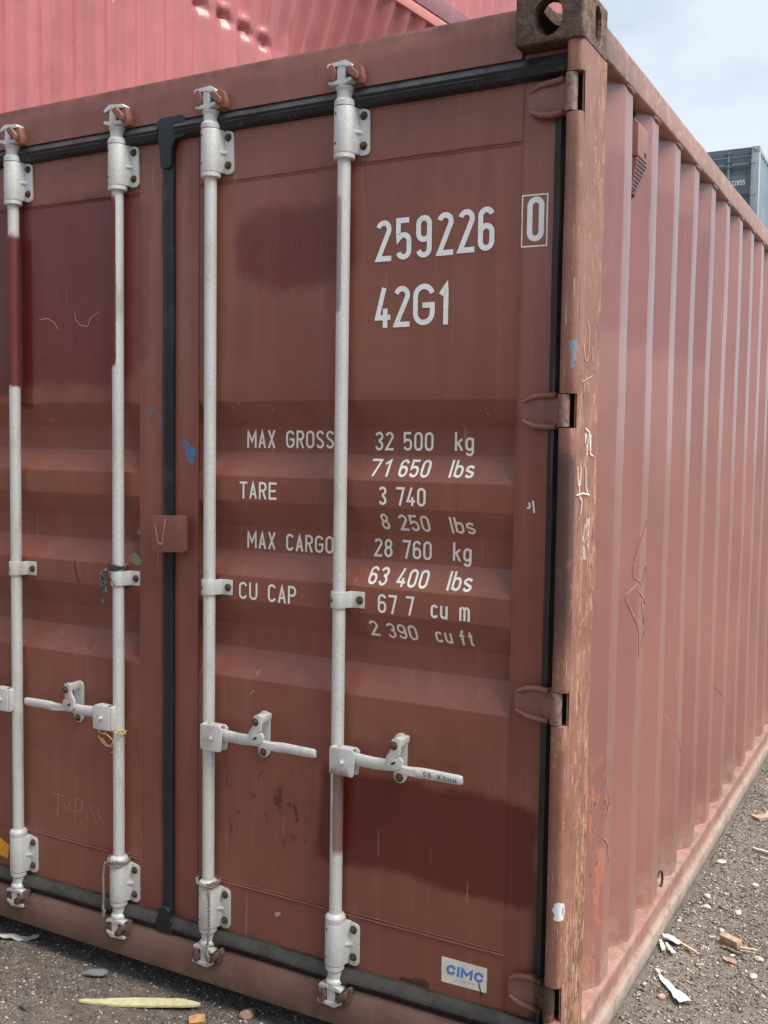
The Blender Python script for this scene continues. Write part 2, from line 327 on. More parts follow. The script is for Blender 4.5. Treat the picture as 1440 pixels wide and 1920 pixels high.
M['groove'] = flat('dark joint dirt', (0.045, 0.016, 0.012), 0.7, 0.3, 30)
M['scratch_pale'] = flat('pale scratch in paint', (0.50, 0.34, 0.27), 0.6, 0.2, 60)
M['scratch_white'] = flat('white paint marker', (0.74, 0.70, 0.64), 0.6, 0.15, 60)
M['scratch_pink'] = flat('pink scribed line', (0.62, 0.30, 0.27), 0.6, 0.15, 60)
M['crayon'] = flat('faded red crayon', (0.34, 0.13, 0.11), 0.6, 0.2, 60)
M['scratch_red'] = flat('red paint scribble', (0.50, 0.14, 0.09), 0.6, 0.2, 60)
M['sticker'] = flat('cream sticker vinyl', (0.76, 0.73, 0.62), 0.5, 0.08, 25)
M['sticker_blue'] = flat('blue sticker print', (0.10, 0.24, 0.56), 0.5, 0.08, 60)
M['sticker_grey'] = flat('grey sticker print', (0.50, 0.48, 0.42), 0.5, 0.08, 60)
def speckle(name, a, b):
    n = NT(name); return n.out(n.mix(n.ss(n.noise(260, 5, 0.75), 0.47, 0.53), a, b), 0.6)
M['blue_residue'] = speckle('blue paint residue', (0.045, 0.12, 0.27), (0.15, 0.27, 0.42)); M['grey_residue'] = speckle('grey blue paint residue', (0.20, 0.105, 0.09), (0.15, 0.17, 0.21))
M['green_residue'] = speckle('green paint residue', (0.21, 0.10, 0.07), (0.20, 0.31, 0.19)); M['cast_mark'] = flat('shadowed cast letters', (0.17, 0.165, 0.15), 0.7, 0.2, 90)
M['black'] = flat('black marks and slot shade', (0.015, 0.013, 0.013), 0.6, 0.2, 60)
M['yellow_tag'] = flat('yellow sticker', (0.75, 0.36, 0.02), 0.5, 0.08, 60)
M['vent'] = paint('brown vent paint', (0.27, 0.13, 0.105), side=True)
M['dark_inside'] = flat('dark cavity shade', (0.02, 0.012, 0.010), 0.9)  # near-black stands in for shade inside pockets and gaps

# ------------------------------------------------------------------ mesh helpers
class MB:
    def __init__(s): s.v = []; s.f = []
    def add(s, vs, fs):
        k = len(s.v); s.v += [tuple(v) for v in vs]; s.f += [tuple(i+k for i in f) for f in fs]; return s
    def box(s, x0, x1, y0, y1, z0, z1):
        vs = [(x0, y0, z0), (x1, y0, z0), (x1, y1, z0), (x0, y1, z0), (x0, y0, z1), (x1, y0, z1), (x1, y1, z1), (x0, y1, z1)]
        return s.add(vs, [(0, 3, 2, 1), (4, 5, 6, 7), (0, 1, 5, 4), (1, 2, 6, 5), (2, 3, 7, 6), (3, 0, 4, 7)])
    def prism(s, pts, a, b, axis='y'):
        """closed 2D outline extruded between a and b. axis y: pts=(x,z); z: pts=(x,y); x: pts=(y,z)"""
        n = len(pts)
        def P(p, t): return (p[0], t, p[1]) if axis == 'y' else (p[0], p[1], t) if axis == 'z' else (t, p[0], p[1])
        vs = [P(p, a) for p in pts]+[P(p, b) for p in pts]
        fs = [tuple(range(n)), tuple(range(2*n-1, n-1, -1))]+[(i, (i+1) % n+0, (i+1) % n+n, i+n)[::-1] for i in range(n)]
        return s.add(vs, fs)
    def cyl(s, c, r0, r1, a, b, axis='z', n=20, cap=True):
        """tapered cylinder along axis from a to b with the other two coordinates c"""
        vs = []
        for t, r in ((a, r0), (b, r1)):
            for i in range(n):
                w = 2*PI*i/n; p, q = c[0]+r*math.cos(w), c[1]+r*math.sin(w)
                vs.append((p, q, t) if axis == 'z' else (p, t, q) if axis == 'y' else (t, p, q))
        fs = [(i, (i+1) % n, (i+1) % n+n, i+n) for i in range(n)]
        if cap: fs += [tuple(range(n))[::-1], tuple(range(n, 2*n))]
        return s.add(vs, fs)
    def lathe(s, c, prof, n=20):                         # prof: (z, r) up a vertical axis
        for (z0, r0), (z1, r1) in zip(prof[:-1], prof[1:]): s.cyl(c, r0, r1, z0, z1, n=n, cap=False)
        s.cyl(c, 0.0005, prof[0][1], prof[0][0]-1e-5, prof[0][0], n=n, cap=False); s.cyl(c, prof[-1][1], 0.0005, prof[-1][0], prof[-1][0]+1e-5, n=n, cap=False)
        return s
    def tube(s, pts, r, n=8, closed=False):
        P = [Vector(p) for p in pts]; k = len(P); vs = []; fs = []
        for i, p in enumerate(P):
            t = (P[(i+1) % k]-P[i-1]) if closed else (P[min(i+1, k-1)]-P[max(i-1, 0)])
            t.normalize(); a = t.orthogonal().normalized() if i == 0 else (prev-t*prev.dot(t)).normalized()
            prev = a; b = t.cross(a); rr = r[i] if isinstance(r, (list, tuple)) else r
            for j in range(n): w = 2*PI*j/n; vs.append(p+a*rr*math.cos(w)+b*rr*math.sin(w))
        for i in range(k if closed else k-1):
            for j in range(n): fs.append((i*n+j, i*n+(j+1) % n, ((i+1) % k)*n+(j+1) % n, ((i+1) % k)*n+j))
        if not closed: fs += [tuple(range(n))[::-1], tuple((k-1)*n+j for j in range(n))]
        return s.add(vs, fs)
    def mesh(s, name, mat, smooth=False, bevel=0, seg=2, merge=False, angle=35):
        me = bpy.data.meshes.new(name); me.from_pydata(s.v, [], s.f); me.materials.append(mat)
        bm = bmesh.new(); bm.from_mesh(me)
        if merge: bmesh.ops.remove_doubles(bm, verts=bm.verts, dist=1e-5)
        bmesh.ops.recalc_face_normals(bm, faces=bm.faces)
        if bevel:
            es = [e for e in bm.edges if len(e.link_faces) == 2 and e.calc_face_angle(0) > R(30)]
            bmesh.ops.bevel(bm, geom=es, offset=bevel, segments=seg, affect='EDGES', clamp_overlap=True, profile=0.6)
        for f in bm.faces: f.smooth = smooth or bool(bevel)
        if smooth or bevel:
            for e in bm.edges:
                if len(e.link_faces) == 2 and e.calc_face_angle(0) > R(angle): e.smooth = False
        bm.to_mesh(me); bm.free(); me.update()
        return me
def link(name, me, parent=None, loc=None):
    o = bpy.data.objects.new(name, me); COL.objects.link(o)
    if parent: o.parent = parent
    if loc: o.location = loc
    return o
def obj(name, mb, mat, parent=None, **k):
    loc = k.pop('loc', None); return link(name, mb.mesh(name, mat, **k), parent, loc)
def tag(o, label=None, cat=None, group=None, kind=None):
    if label: o['label'] = label
    if cat: o['category'] = cat
    if group: o['group'] = group
    if kind: o['kind'] = kind
    return o
def empty(name, loc=(0, 0, 0), rz=0, **k):
    o = bpy.data.objects.new(name, None); COL.objects.link(o); o.location = loc; o.rotation_euler = (0, 0, rz); o.empty_display_size = 0.2
    return tag(o, **k)
def fillet(pts, r, n=3, closed=False):
    """round the corners of a 2D polyline"""
    out = []; k = len(pts)
    for i, p in enumerate(pts):
        if not closed and i in (0, k-1): out.append(p); continue
        p = Vector(p); a = Vector(pts[i-1])-p; b = Vector(pts[(i+1) % k])-p
        la, lb = a.length, b.length; a.normalize(); b.normalize()
        ang = a.angle(b); 
        if ang > PI-0.02: out.append(tuple(p)); continue
        d = min(r/math.tan(ang/2), la*0.45, lb*0.45)
        A, B = p+a*d, p+b*d
        for j in range(n+1):
            t = j/n; q = A*(1-t)**2+p*2*t*(1-t)+B*t*t; out.append((q.x, q.y))
    return out
def boolean_cut(me_obj, cutters):
    """carve closed cutter meshes out of an object and bake the result"""
    tmp = []
    for cme in cutters:
        c = bpy.data.objects.new('cutter', cme); COL.objects.link(c); tmp.append(c)
        md = me_obj.modifiers.new('b', 'BOOLEAN'); md.operation = 'DIFFERENCE'; md.object = c; md.solver = 'EXACT'
    dg = bpy.context.evaluated_depsgraph_get(); ev = me_obj.evaluated_get(dg)
    new = bpy.data.meshes.new_from_object(ev); me_obj.modifiers.clear(); me_obj.data = new
    for c in tmp: bpy.data.objects.remove(c)
    return new

# ================================================================== THE BROWN CONTAINER
OUT_Y, IN_Y = 0.055, 0.098                                # door sheet: outer and pressed-in planes
DOOR_E = [(1.677, OUT_Y), (1.608, IN_Y), (1.538, IN_Y), (1.473, OUT_Y), (1.403, OUT_Y), (1.332, IN_Y), (1.262, IN_Y), (1.196, OUT_Y),
          (1.127, OUT_Y), (1.052, IN_Y), (0.986, IN_Y), (0.908, OUT_Y)]
DOOR_POLY = fillet([(2.405, OUT_Y)]+DOOR_E+[(0.165, OUT_Y)], 0.009, 3)
_dz = np.array([p[0] for p in DOOR_POLY][::-1]); _dy = np.array([p[1] for p in DOOR_POLY][::-1])
def sheet_wave(x, z, s0, s1):
    e = min(1, (x-s0)/0.12, (s1-x)/0.12)
    return 0.0028*max(0, e)*mnoise.noise(Vector((x*3.1, z*3.3, 1.7)))
def door_y(x, z):
    for s0, s1 in ((-1.113, -0.158), (-2.28, -1.325)):
        if s0 < x < s1: return float(np.interp(z, _dz, _dy))+sheet_wave(x, z, s0, s1)
    return OUT_Y
PITCH_C, SX_OUT, SX_IN = 0.278, -0.012, -0.053
def side_profile(y0, y1, first, xo, xi, pitch=0.278):
    pts = [(y0, xi)]; e = first                            # e = far edge of an outer flat
    while e-0.14 < y1-0.03:
        for dy, x in ((-0.140, xi), (-0.072, xo), (0, xo), (0.068, xi)):
            if y0+0.01 < e+dy < y1-0.01: pts.append((e+dy, x))
        e += pitch
    pts.append((y1, xi)); return fillet(pts, 0.007, 2)
SIDE_POLY = side_profile(0.186, 12.02, 0.457, SX_OUT, SX_IN)
_sy = np.array([p[0] for p in SIDE_POLY]); _sx = np.array([p[1] for p in SIDE_POLY])
def side_x(y): return float(np.interp(y, _sy, _sx)) if y > 0.19 else 0.0

CT = empty('shipping_container', label='brown forty foot shipping container with closed doors and white lock rods, standing on the gravel', cat='shipping container')

# ---- doors
def door_leaf(x0, x1, s0, s1):
    """leaf from x0 to x1 whose pressed sheet runs s0..s1"""
    mb = MB(); xs = [s0]+list(np.linspace(s0, s1, 22)[1:-1])+[s1]
    zs = []                                               # fine rows so that the sheet can be slightly uneven
    for (z, y), (z2, y2) in zip(DOOR_POLY[:-1], DOOR_POLY[1:]):
        n = max(1, int(abs(z-z2)/0.05)); zs += [(z+(z2-z)*i/n, y+(y2-y)*i/n) for i in range(n)]
    zs.append(DOOR_POLY[-1])
    vs = [(x, y+sheet_wave(x, z, s0, s1), z) for z, y in zs for x in xs]; k = len(xs)
    mb.add(vs, [(i*k+j, i*k+j+1, (i+1)*k+j+1, (i+1)*k+j) for i in range(len(zs)-1) for j in range(k-1)])
    return mb
door_objs = []
for (x0, x1, s0, s1) in ((-1.197, -0.070, -1.113, -0.158), (-2.368, -1.236, -2.28, -1.325)):
    d = obj('door', door_leaf(x0, x1, s0, s1), M['door'], CT, smooth=True, angle=50); door_objs.append(d)
    for nm_, bx_ in (('door_stile', (x0, s0, OUT_Y-0.0008, 0.105, 0.125, 2.452)), ('door_stile', (s1, x1, OUT_Y-0.0008, 0.105, 0.125, 2.452)),
                     ('door_rail', (s0, s1, OUT_Y-0.0004, 0.105, 2.405, 2.4518)), ('door_rail', (s0, s1, OUT_Y-0.0004, 0.105, 0.1252, 0.165))):
        obj(nm_, MB().box(*bx_), M['door'], d, bevel=0.0025, seg=2)
    # weld seams: raised beads round the flat top and bottom fields
    def bead(p0, p1, r=0.0028, nm='weld_seam', off=0.0):
        n = max(4, int((Vector(p1)-Vector(p0)).length/0.02)); pts = []
        for i in range(n+1):
            p = Vector(p0).lerp(Vector(p1), i/n); w = 0.0006*mnoise.noise(p*60)
            pts.append((p.x+w, p.y+off, p.z+w*1.5))
        obj(nm, MB().tube(pts, [r*(0.8+0.4*random.random()) for _ in pts], 6), M['door'], d, smooth=True)
    yb = OUT_Y-0.0006
    bead((s0, yb, 2.2795), (s1, yb, 2.2795)); bead((s0, yb, 2.2725), (s1, yb, 2.2725), 0.0015)
    bead((s0, yb, 0.3115), (s1, yb, 0.3115)); bead((s0, yb, 0.3195), (s1, yb, 0.3195), 0.0015)
    bead((s0, yb, 0.165), (s0, yb, 2.41), 0.0022); bead((s1, yb, 0.165), (s1, yb, 2.41), 0.0022)
    for s, dx in ((s0, -0.002), (s1, 0.002)):            # plates where the pressed channels end against the edge member
        cv = MB(); cv.prism([(OUT_Y-0.0003+0.003, 1.69), (0.10, 1.69), (0.10, 0.90), (OUT_Y+0.003, 0.90)], s-abs(dx), s+abs(dx), 'x')
        obj('channel_end_plate', cv, M['door'], d)
    bl = MB().box(x0+0.01, x1-0.01, 0.106, 0.112, 0.13, 2.45); obj('inner_lining', bl, M['dark_inside'], d)

# ---- gaskets
def gasket_run(a, b, fixed, horizontal, w, mat, prof, warp=0.0, nm='door_gasket'):
    """rubber strip: prof = list of (across, y) outline points, swept from a to b"""
    mb = MB(); n = max(2, int(abs(b-a)/0.05)); k = len(prof)
    for i in range(n+1):
        t = a+(b-a)*i/n; w_ = warp*mnoise.noise(Vector((t*7, fixed*3, 0.3)))
        for (c, y) in prof:
            mb.v.append((t, y+w_, fixed+c+w_) if horizontal else (fixed+c+w_, y+w_*0.5, t))
    for i in range(n):
        for j in range(k): mb.f.append((i*k+j, i*k+(j+1) % k, (i+1)*k+(j+1) % k, (i+1)*k+j))
    mb.f += [tuple(range(k))[::-1], tuple(n*k+j for j in range(k))]
    return obj(nm, mb, mat, CT, smooth=True, angle=28)
top_prof = [(0.052, 0.056), (0.050, 0.041), (0.030, 0.029), (0.024, 0.033), (0.020, 0.029), (0.008, 0.034), (0.002, 0.044), (0.0, 0.060)]
gasket_run(-2.37, -1.245, 2.409, True, 0, M['gasket'], top_prof, 0.0015)
gasket_run(-1.185, -0.040, 2.409, True, 0, M['gasket'], top_prof, 0.0015)
bot_prof = [(0.046, 0.056), (0.044, 0.044), (0.032, 0.030), (0.018, 0.024), (0.008, 0.030), (0.0, 0.036), (-0.004, 0.058)]
gasket_run(-2.37, -1.245, 0.126, True, 0, M['gasket_dusty'], bot_prof, 0.0035)
gasket_run(-1.188, -0.060, 0.126, True, 0, M['gasket_dusty'], bot_prof, 0.0035)
mid_prof = [(-0.020, 0.058), (-0.020, 0.046), (-0.008, 0.037), (-0.005, 0.040), (0.006, 0.040), (0.019, 0.046), (0.020, 0.058)]
gasket_run(0.128, 2.44, -1.216, False, 0, M['gasket'], mid_prof, 0.0015)
side_prof = [(-0.019, 0.060), (-0.018, 0.050), (0.0, 0.040), (0.004, 0.045), (0.016, 0.052), (0.016, 0.062)]
gasket_run(0.130, 2.43, -0.060, False, 0, M['gasket'], side_prof, 0.001)
gasket_run(0.130, 2.43, -2.378, False, 0, M['gasket'], side_prof, 0.001)
# the moulded T corner of the gasket at the top centre and the swollen one below
kn = MB().prism(fillet([(-1.250, 2.462), (-1.235, 2.470), (-1.150, 2.472), (-1.145, 2.412), (-1.182, 2.408), (-1.196, 2.38), (-1.197, 2.33), (-1.235, 2.33), (-1.241, 2.40), (-1.250, 2.43)], 0.010, 3, True), 0.0335, 0.058, 'y')
obj('gasket_corner', kn, M['gasket'], CT, bevel=0.006, seg=3)
kn = MB().prism(fillet([(-1.250, 0.124), (-1.178, 0.124), (-1.184, 0.160), (-1.195, 0.172), (-1.197, 0.200), (-1.235, 0.200), (-1.236, 0.176), (-1.244, 0.164)], 0.014, 3, True), 0.0275, 0.058, 'y')
obj('gasket_corner', kn, M['gasket'], CT, bevel=0.006, seg=3)
for r_ in ((-0.0695, -0.044, 0.062, 0.10, 0.125, 2.47), (-1.2355, -1.1975, 0.0605, 0.10, 0.125, 2.452)): obj('gasket_bed', MB().box(*r_), M['dark_inside'], CT)

# ---- header, sill
def warped_beam(prof, xa, xb, warp):
    mb = MB(); n = 60; k = len(prof)
    for i in range(n+1):
        x = xa+(xb-xa)*i/n
        for (y, z, wgt) in prof:
            w = warp(x)*wgt; mb.v.append((x, y+w*0.8, z+w*0.35))
    for i in range(n):
        for j in range(k): mb.f.append((i*k+j, i*k+(j+1) % k, (i+1)*k+(j+1) % k, (i+1)*k+j))
    mb.f += [tuple(range(k))[::-1], tuple(n*k+j for j in range(k))]
    return mb
hw = lambda x: 0.014*math.exp(-((x+0.42)/0.10)**2)-0.006*math.exp(-((x+0.24)/0.07)**2)+0.004*mnoise.noise(Vector((x*6, 0, 0)))
hdr = warped_beam([(0.036, 2.460, 0), (0.036, 2.52, 0.15), (0.036, 2.566, 0.8), (0.040, 2.574, 1), (0.062, 2.577, 1), (0.13, 2.577, 0.3), (0.13, 2.460, 0)], -2.276, -0.158, hw)
obj('header_beam', hdr, M['header'], CT, smooth=True, angle=40)
obj('header_lip', MB().box(-0.157, -0.040, 0.045, 0.13, 2.445, 2.4715), M['header'], CT, bevel=0.004)
sl = warped_beam([(0.022, 0.020, 0.3), (0.020, 0.060, 0.8), (0.026, 0.112, 0.6), (0.034, 0.1215, 0), (0.13, 0.1245, 0), (0.13, 0.018, 0), (0.030, 0.014, 0.2)], -2.398, -0.042, lambda x: 0.005*mnoise.noise(Vector((x*3.1, 4, 0))))
obj('door_sill', sl, M['sill'], CT, smooth=True, angle=40)

# ---- corner posts, with pockets for the hinges
def bead_seg(z0, z1, sgn=1, xo=0.0):
    pr = fillet([(-0.040, 0.050), (-0.040, 0.001), (-0.0006, 0.003), (-0.0006, 0.050)], 0.017, 7)
    pr = [(xo+sgn*p[0], p[1]) for p in pr]
    mb = MB(); n = max(2, int((z1-z0)/0.03)); k = len(pr)
    for i in range(n+1):
        z = z0+(z1-z0)*i/n; e = min(1, (z-z0)/0.008+0.3, (z1-z)/0.008+0.3)
        for j, p in enumerate(pr):
            w = 0.0028*mnoise.noise(Vector((p[0]*20+xo, z*3, 2.0))) if p[1] < 0.03 else 0
            mb.v.append((p[0]+(sgn*-0.001 if e < 1 else 0), p[1]+w+(1-e)*0.004*(p[1] < 0.03), z))
    for i in range(n):
        for j in range(k-1): mb.f.append((i*k+j, i*k+j+1, (i+1)*k+j+1, (i+1)*k+j))
    mb.f += [tuple(range(k)), tuple(n*k+j for j in range(k))]
    return mb
HINGE_Z = [(2.315, 2.404), (1.608, 1.687), (0.916, 0.996), (0.203, 0.290)]
def corner_post(sgn, xo):
    po = MB()
    def bx(a, b, *r): po.box(min(xo+sgn*a, xo+sgn*b), max(xo+sgn*a, xo+sgn*b), *r)
    # side plate: a slightly battered sheet
    n = 70; ys = [0.024, 0.036, 0.05, 0.09, 0.13, 0.165, 0.188]; k = len(ys)
    pv = []
    for i in range(n+1):
        z = 0.118+(2.473-0.118)*i/n
        for y in ys: pv.append((xo+sgn*(-0.0002-0.0018*(0.5+mnoise.noise(Vector((y*9, z*5, 1))))), y, z))
    po.add(pv, [(i*k+j, i*k+j+1, (i+1)*k+j+1, (i+1)*k+j) for i in range(n) for j in range(k-1)])
    bx(-0.0065, -0.0035, 0.0245, 0.049, 0.118, 2.473)
    bx(-0.062, -0.0035, 0.0500, 0.1875, 0.118, 2.473)
    post = obj('corner_post', po, M['post'], CT, smooth=True, angle=40)
    zs = [0.118]+[z for h in HINGE_Z[::-1] for z in h]+[2.472]
    for a, b in zip(zs[::2], zs[1::2]):
        obj('post_bead', bead_seg(a, b, sgn, xo), M['post'], post, smooth=True, angle=50)
    for a, b in HINGE_Z:
        dk = MB(); dk.box(min(xo-sgn*0.0375, xo-sgn*0.0068), max(xo-sgn*0.0375, xo-sgn*0.0068), 0.044, 0.0495, a+0.001, b-0.001)
        obj('hinge_pocket_shade', dk, M['dark_inside'], post)  # near-black block put in for the shade deep in the pocket
    return post
corner_post(1, 0.0); corner_post(-1, -2.438)
for x0 in (-0.160, -2.438):
    obj('corner_post', MB().box(x0, x0+0.160, 12.04, 12.192, 0.118, 2.473), M['post'], CT, bevel=0.006)

# ---- corner castings
def stadium(cx, cz, w, h, n=8):
    r = min(w, h)/2; out = []
    for i in range(n+1): a = PI*i/n; out.append((cx+(w/2-r)+r*math.sin(a)*1.0 if w > h else cx+r*math.cos(a), cz+r*math.cos(a) if w > h else cz+(h/2-r)+r*math.sin(a)))
    for i in range(n+1): a = PI*i/n; out.append((cx-(w/2-r)-r*math.sin(a) if w > h else cx-r*math.cos(a), cz-r*math.cos(a) if w > h else cz-(h/2-r)-r*math.sin(a)))
    return out
def casting_mesh(top=True):
    """162 x 178 x 118, origin at its outer front lower corner, body towards -x and +y"""
    o = obj('corner_casting', MB().box(-0.162, 0, 0, 0.178, 0, 0.118), M['casting'], None, bevel=0.007, seg=3)
    inner = MB().box(-0.136, -0.026, 0.024, 0.152, 0.014 if top else 0.028, 0.090 if top else 0.104).mesh('c', M['casting'], bevel=0.006)
    fh = MB().prism(stadium(-0.084, 0.056, 0.066, 0.084), -0.02, 0.06).mesh('c', M['casting'])
    sh = MB().prism(stadium(0.104, 0.060, 0.046, 0.084), -0.06, 0.02, 'x').mesh('c', M['casting'])
    th = MB().prism([(x, y) for x, y in stadium(-0.082, 0.092, 0.066, 0.124)], 0.06 if top else -0.02, 0.14 if top else 0.06, 'z').mesh('c', M['casting'])
    me = boolean_cut(o, [inner, fh, sh, th])
    if not me.materials: me.materials.append(M['casting'])
    for p in me.polygons: p.use_smooth = True
    bm = bmesh.new(); bm.from_mesh(me)
    for e in bm.edges:
        e.smooth = not (len(e.link_faces) == 2 and e.calc_face_angle(0) > R(35))
    bm.to_mesh(me); bm.free(); bpy.data.objects.remove(o); return me
CAST_T, CAST_B = casting_mesh(True), casting_mesh(False)
def castings(parent, W, L, H, mt=None):
    for me, z in ((CAST_T, H-0.118), (CAST_B, 0.0)):
        for sx in (1, -1):
            for sy in (1, -1):
                o = link('corner_casting', me, parent); o.location = (0.0008 if sx > 0 else -W-0.0008, -0.0008 if sy > 0 else L+0.0008, z)
                o.scale = (sx, sy, 1)
                if mt:
                    o.material_slots[0].link = 'OBJECT'; o.material_slots[0].material = mt
castings(CT, 2.438, 12.192, 2.5905)

# ---- side walls, rails, roof, far wall
def corr_wall(poly, z0, z1, nz, warp, horizontal_first=True):
    mb = MB(); k = len(poly)
    for i in range(nz+1):
        z = z0+(z1-z0)*i/nz
        for (y, x) in poly: mb.v.append((x+warp(y, z), y, z))
    mb.f += [(i*k+j, i*k+j+1, (i+1)*k+j+1, (i+1)*k+j) for i in range(nz) for j in range(k-1)]
    return mb
def sw(y, z):
    e = min(1, (z-0.125)/0.25, (2.487-z)/0.25)
    return max(0, e)*(0.0045*mnoise.noise(Vector((y*1.1, z*1.6, 5.0)))+0.0015*mnoise.noise(Vector((y*6, z*5, 2.0))))
obj('side_wall', corr_wall(SIDE_POLY, 0.1248, 2.489, 22, sw), M['side'], CT, smooth=True, angle=60)
lp = [(y, -2.438-x) for y, x in SIDE_POLY]
obj('side_wall', corr_wall(lp, 0.1248, 2.489, 6, lambda y, z: 0), M['side'], CT, smooth=True, angle=60)
for sg, xo in ((1, 0.0), (-1, -2.438)):
    def rail(prof, a, b, mat, nm, n=90, wv=0.002):
        mb = MB(); k = len(prof)
        for i in range(n+1):
            y = a+(b-a)*i/n
            for (x, z) in prof:
                w = wv*mnoise.noise(Vector((y*4, z*11, x*9)))
                mb.v.append((xo+sg*(x+w), y, z+w))
        for i in range(n):
            for j in range(k): mb.f.append((i*k+j, i*k+(j+1) % k, (i+1)*k+(j+1) % k, (i+1)*k+j))
        mb.f += [tuple(range(k))[::-1], tuple(n*k+j for j in range(k))]
        return obj(nm, mb, mat, CT, smooth=True, angle=40)
    rail(fillet([(-0.064, 2.489), (-0.004, 2.489), (-0.004, 2.562), (-0.064, 2.562)], 0.007, 3, True), 0.1795, 12.012, M['top_rail'], 'top_side_rail', 120, 0.0022)
    rail([(-0.150, 0.124), (-0.006, 0.124), (-0.0015, 0.120), (0.000, 0.112), (-0.006, 0.070), (-0.002, 0.061), (0.007, 0.054), (0.010, 0.044), (0.010, 0.014), (0.006, -0.002), (-0.004, -0.008), (-0.150, -0.008)],
         0.18, 12.012, M['bottom_rail'], 'bottom_side_rail', 160, 0.003)
# welds dropping from the rail on each outer rib
for i in range(40):
    y = 0.385+0.278*i; wb = MB()
    wb.tube([(SX_OUT+0.001, y+0.002, 2.487), (SX_OUT+0.003, y+0.03, 2.486), (SX_OUT+0.001, y+0.072, 2.487), (SX_OUT-0.012, y+0.098, 2.488)], [0.003, 0.0045, 0.0055, 0.002], 6)
    obj('rail_weld', wb, M['top_rail'], CT, smooth=True)
rf = MB(); yy = np.arange(0.18, 12.0, 0.1045)
for a in yy: rf.box(-2.35, -0.09, a, a+0.052, 2.5655, 2.578); rf.box(-2.40, -0.07, a+0.0525, a+0.104, 2.5550, 2.5652)
tag(obj('roof', rf, M['header'], CT), kind='stuff')
obj('roof_edge', MB().box(-0.086, -0.0645, 0.18, 12.0, 2.5, 2.5640).box(-2.3735, -2.352, 0.18, 12.0, 2.5, 2.5640), M['top_rail'], CT)
fw = MB(); pf = side_profile(-2.30, -0.13, -2.05, 12.17, 12.13)
for i in range(3):
    for (x, y) in pf: fw.v.append((x, y, 0.12+i*1.2))
k = len(pf); fw.f += [(i*k+j, i*k+j+1, (i+1)*k+j+1, (i+1)*k+j) for i in range(2) for j in range(k-1)]
obj('front_wall', fw, M['header'], CT)
obj('floor', MB().box(-2.36, -0.07, 0.14, 12.1, 0.10, 0.122), M['dark_inside'], CT)

# ---- hinges: blade with rolled edges, barrel, stamped letters
def hinge(z0, z1):
    zc = (z0+z1)/2; h = (z1-z0)
    mb = MB()
    ol = [(-0.142, zc+0.016), (-0.132, zc+0.030), (-0.085, zc+0.040), (-0.046, zc+0.041), (-0.046, zc-0.041), (-0.085, zc-0.041), (-0.132, zc-0.030), (-0.142, zc-0.016)]
    ol = fillet(ol, 0.007, 3, True)
    mb.prism(ol, 0.0405, 0.0555, 'y')
    # the blade cranks forward to the barrel
    mb.prism([(-0.085, 0.0442), (-0.050, 0.030), (-0.030, 0.020), (-0.030, 0.034), (-0.050, 0.044), (-0.075, 0.0530)], zc-h*0.46, zc+h*0.46, 'z')
    hb = obj('hinge', mb, M['hinge'], CT, bevel=0.003, seg=2)
    for s in (1, -1):
        rb = MB(); rb.tube([(-0.138, 0.040, zc+s*0.022), (-0.112, 0.039, zc+s*0.0335), (-0.085, 0.038, zc+s*0.0365), (-0.052, 0.028, zc+s*0.0365)], [0.004, 0.0065, 0.007, 0.006], 8)
        obj('hinge_rib', rb, M['hinge'], hb, smooth=True)
    obj('hinge_barrel', MB().cyl((-0.0300, 0.0175), 0.0140, 0.0140, z0+0.003, z1-0.002, n=24), M['hinge'], hb, smooth=True)
    return hb
hinges = [hinge(*h) for h in HINGE_Z]
for z0, z1 in HINGE_Z:                                    # the far leaf's hinges, outside the frame
    zc = (z0+z1)/2; obj('hinge', MB().box(-2.392, -2.296, 0.0445, 0.0555, zc-0.04, zc+0.04).box(-2.428, -2.393, 0.006, 0.036, z0+0.003, z1-0.003), M['hinge'], CT, bevel=0.003)

# ---- anti-rack plate on the centre joint
ar = MB().prism(fillet([(-1.252, 1.352), (-1.133, 1.357), (-1.131, 1.253), (-1.250, 1.247)], 0.007, 3, True), 0.016, 0.034, 'y')
arp = obj('centre_lock_plate', ar, M['keeper'], CT, bevel=0.003)
obj('spacer', MB().box(-1.245, -1.14, 0.0345, 0.056, 1.262, 1.340), M['keeper'], arp)

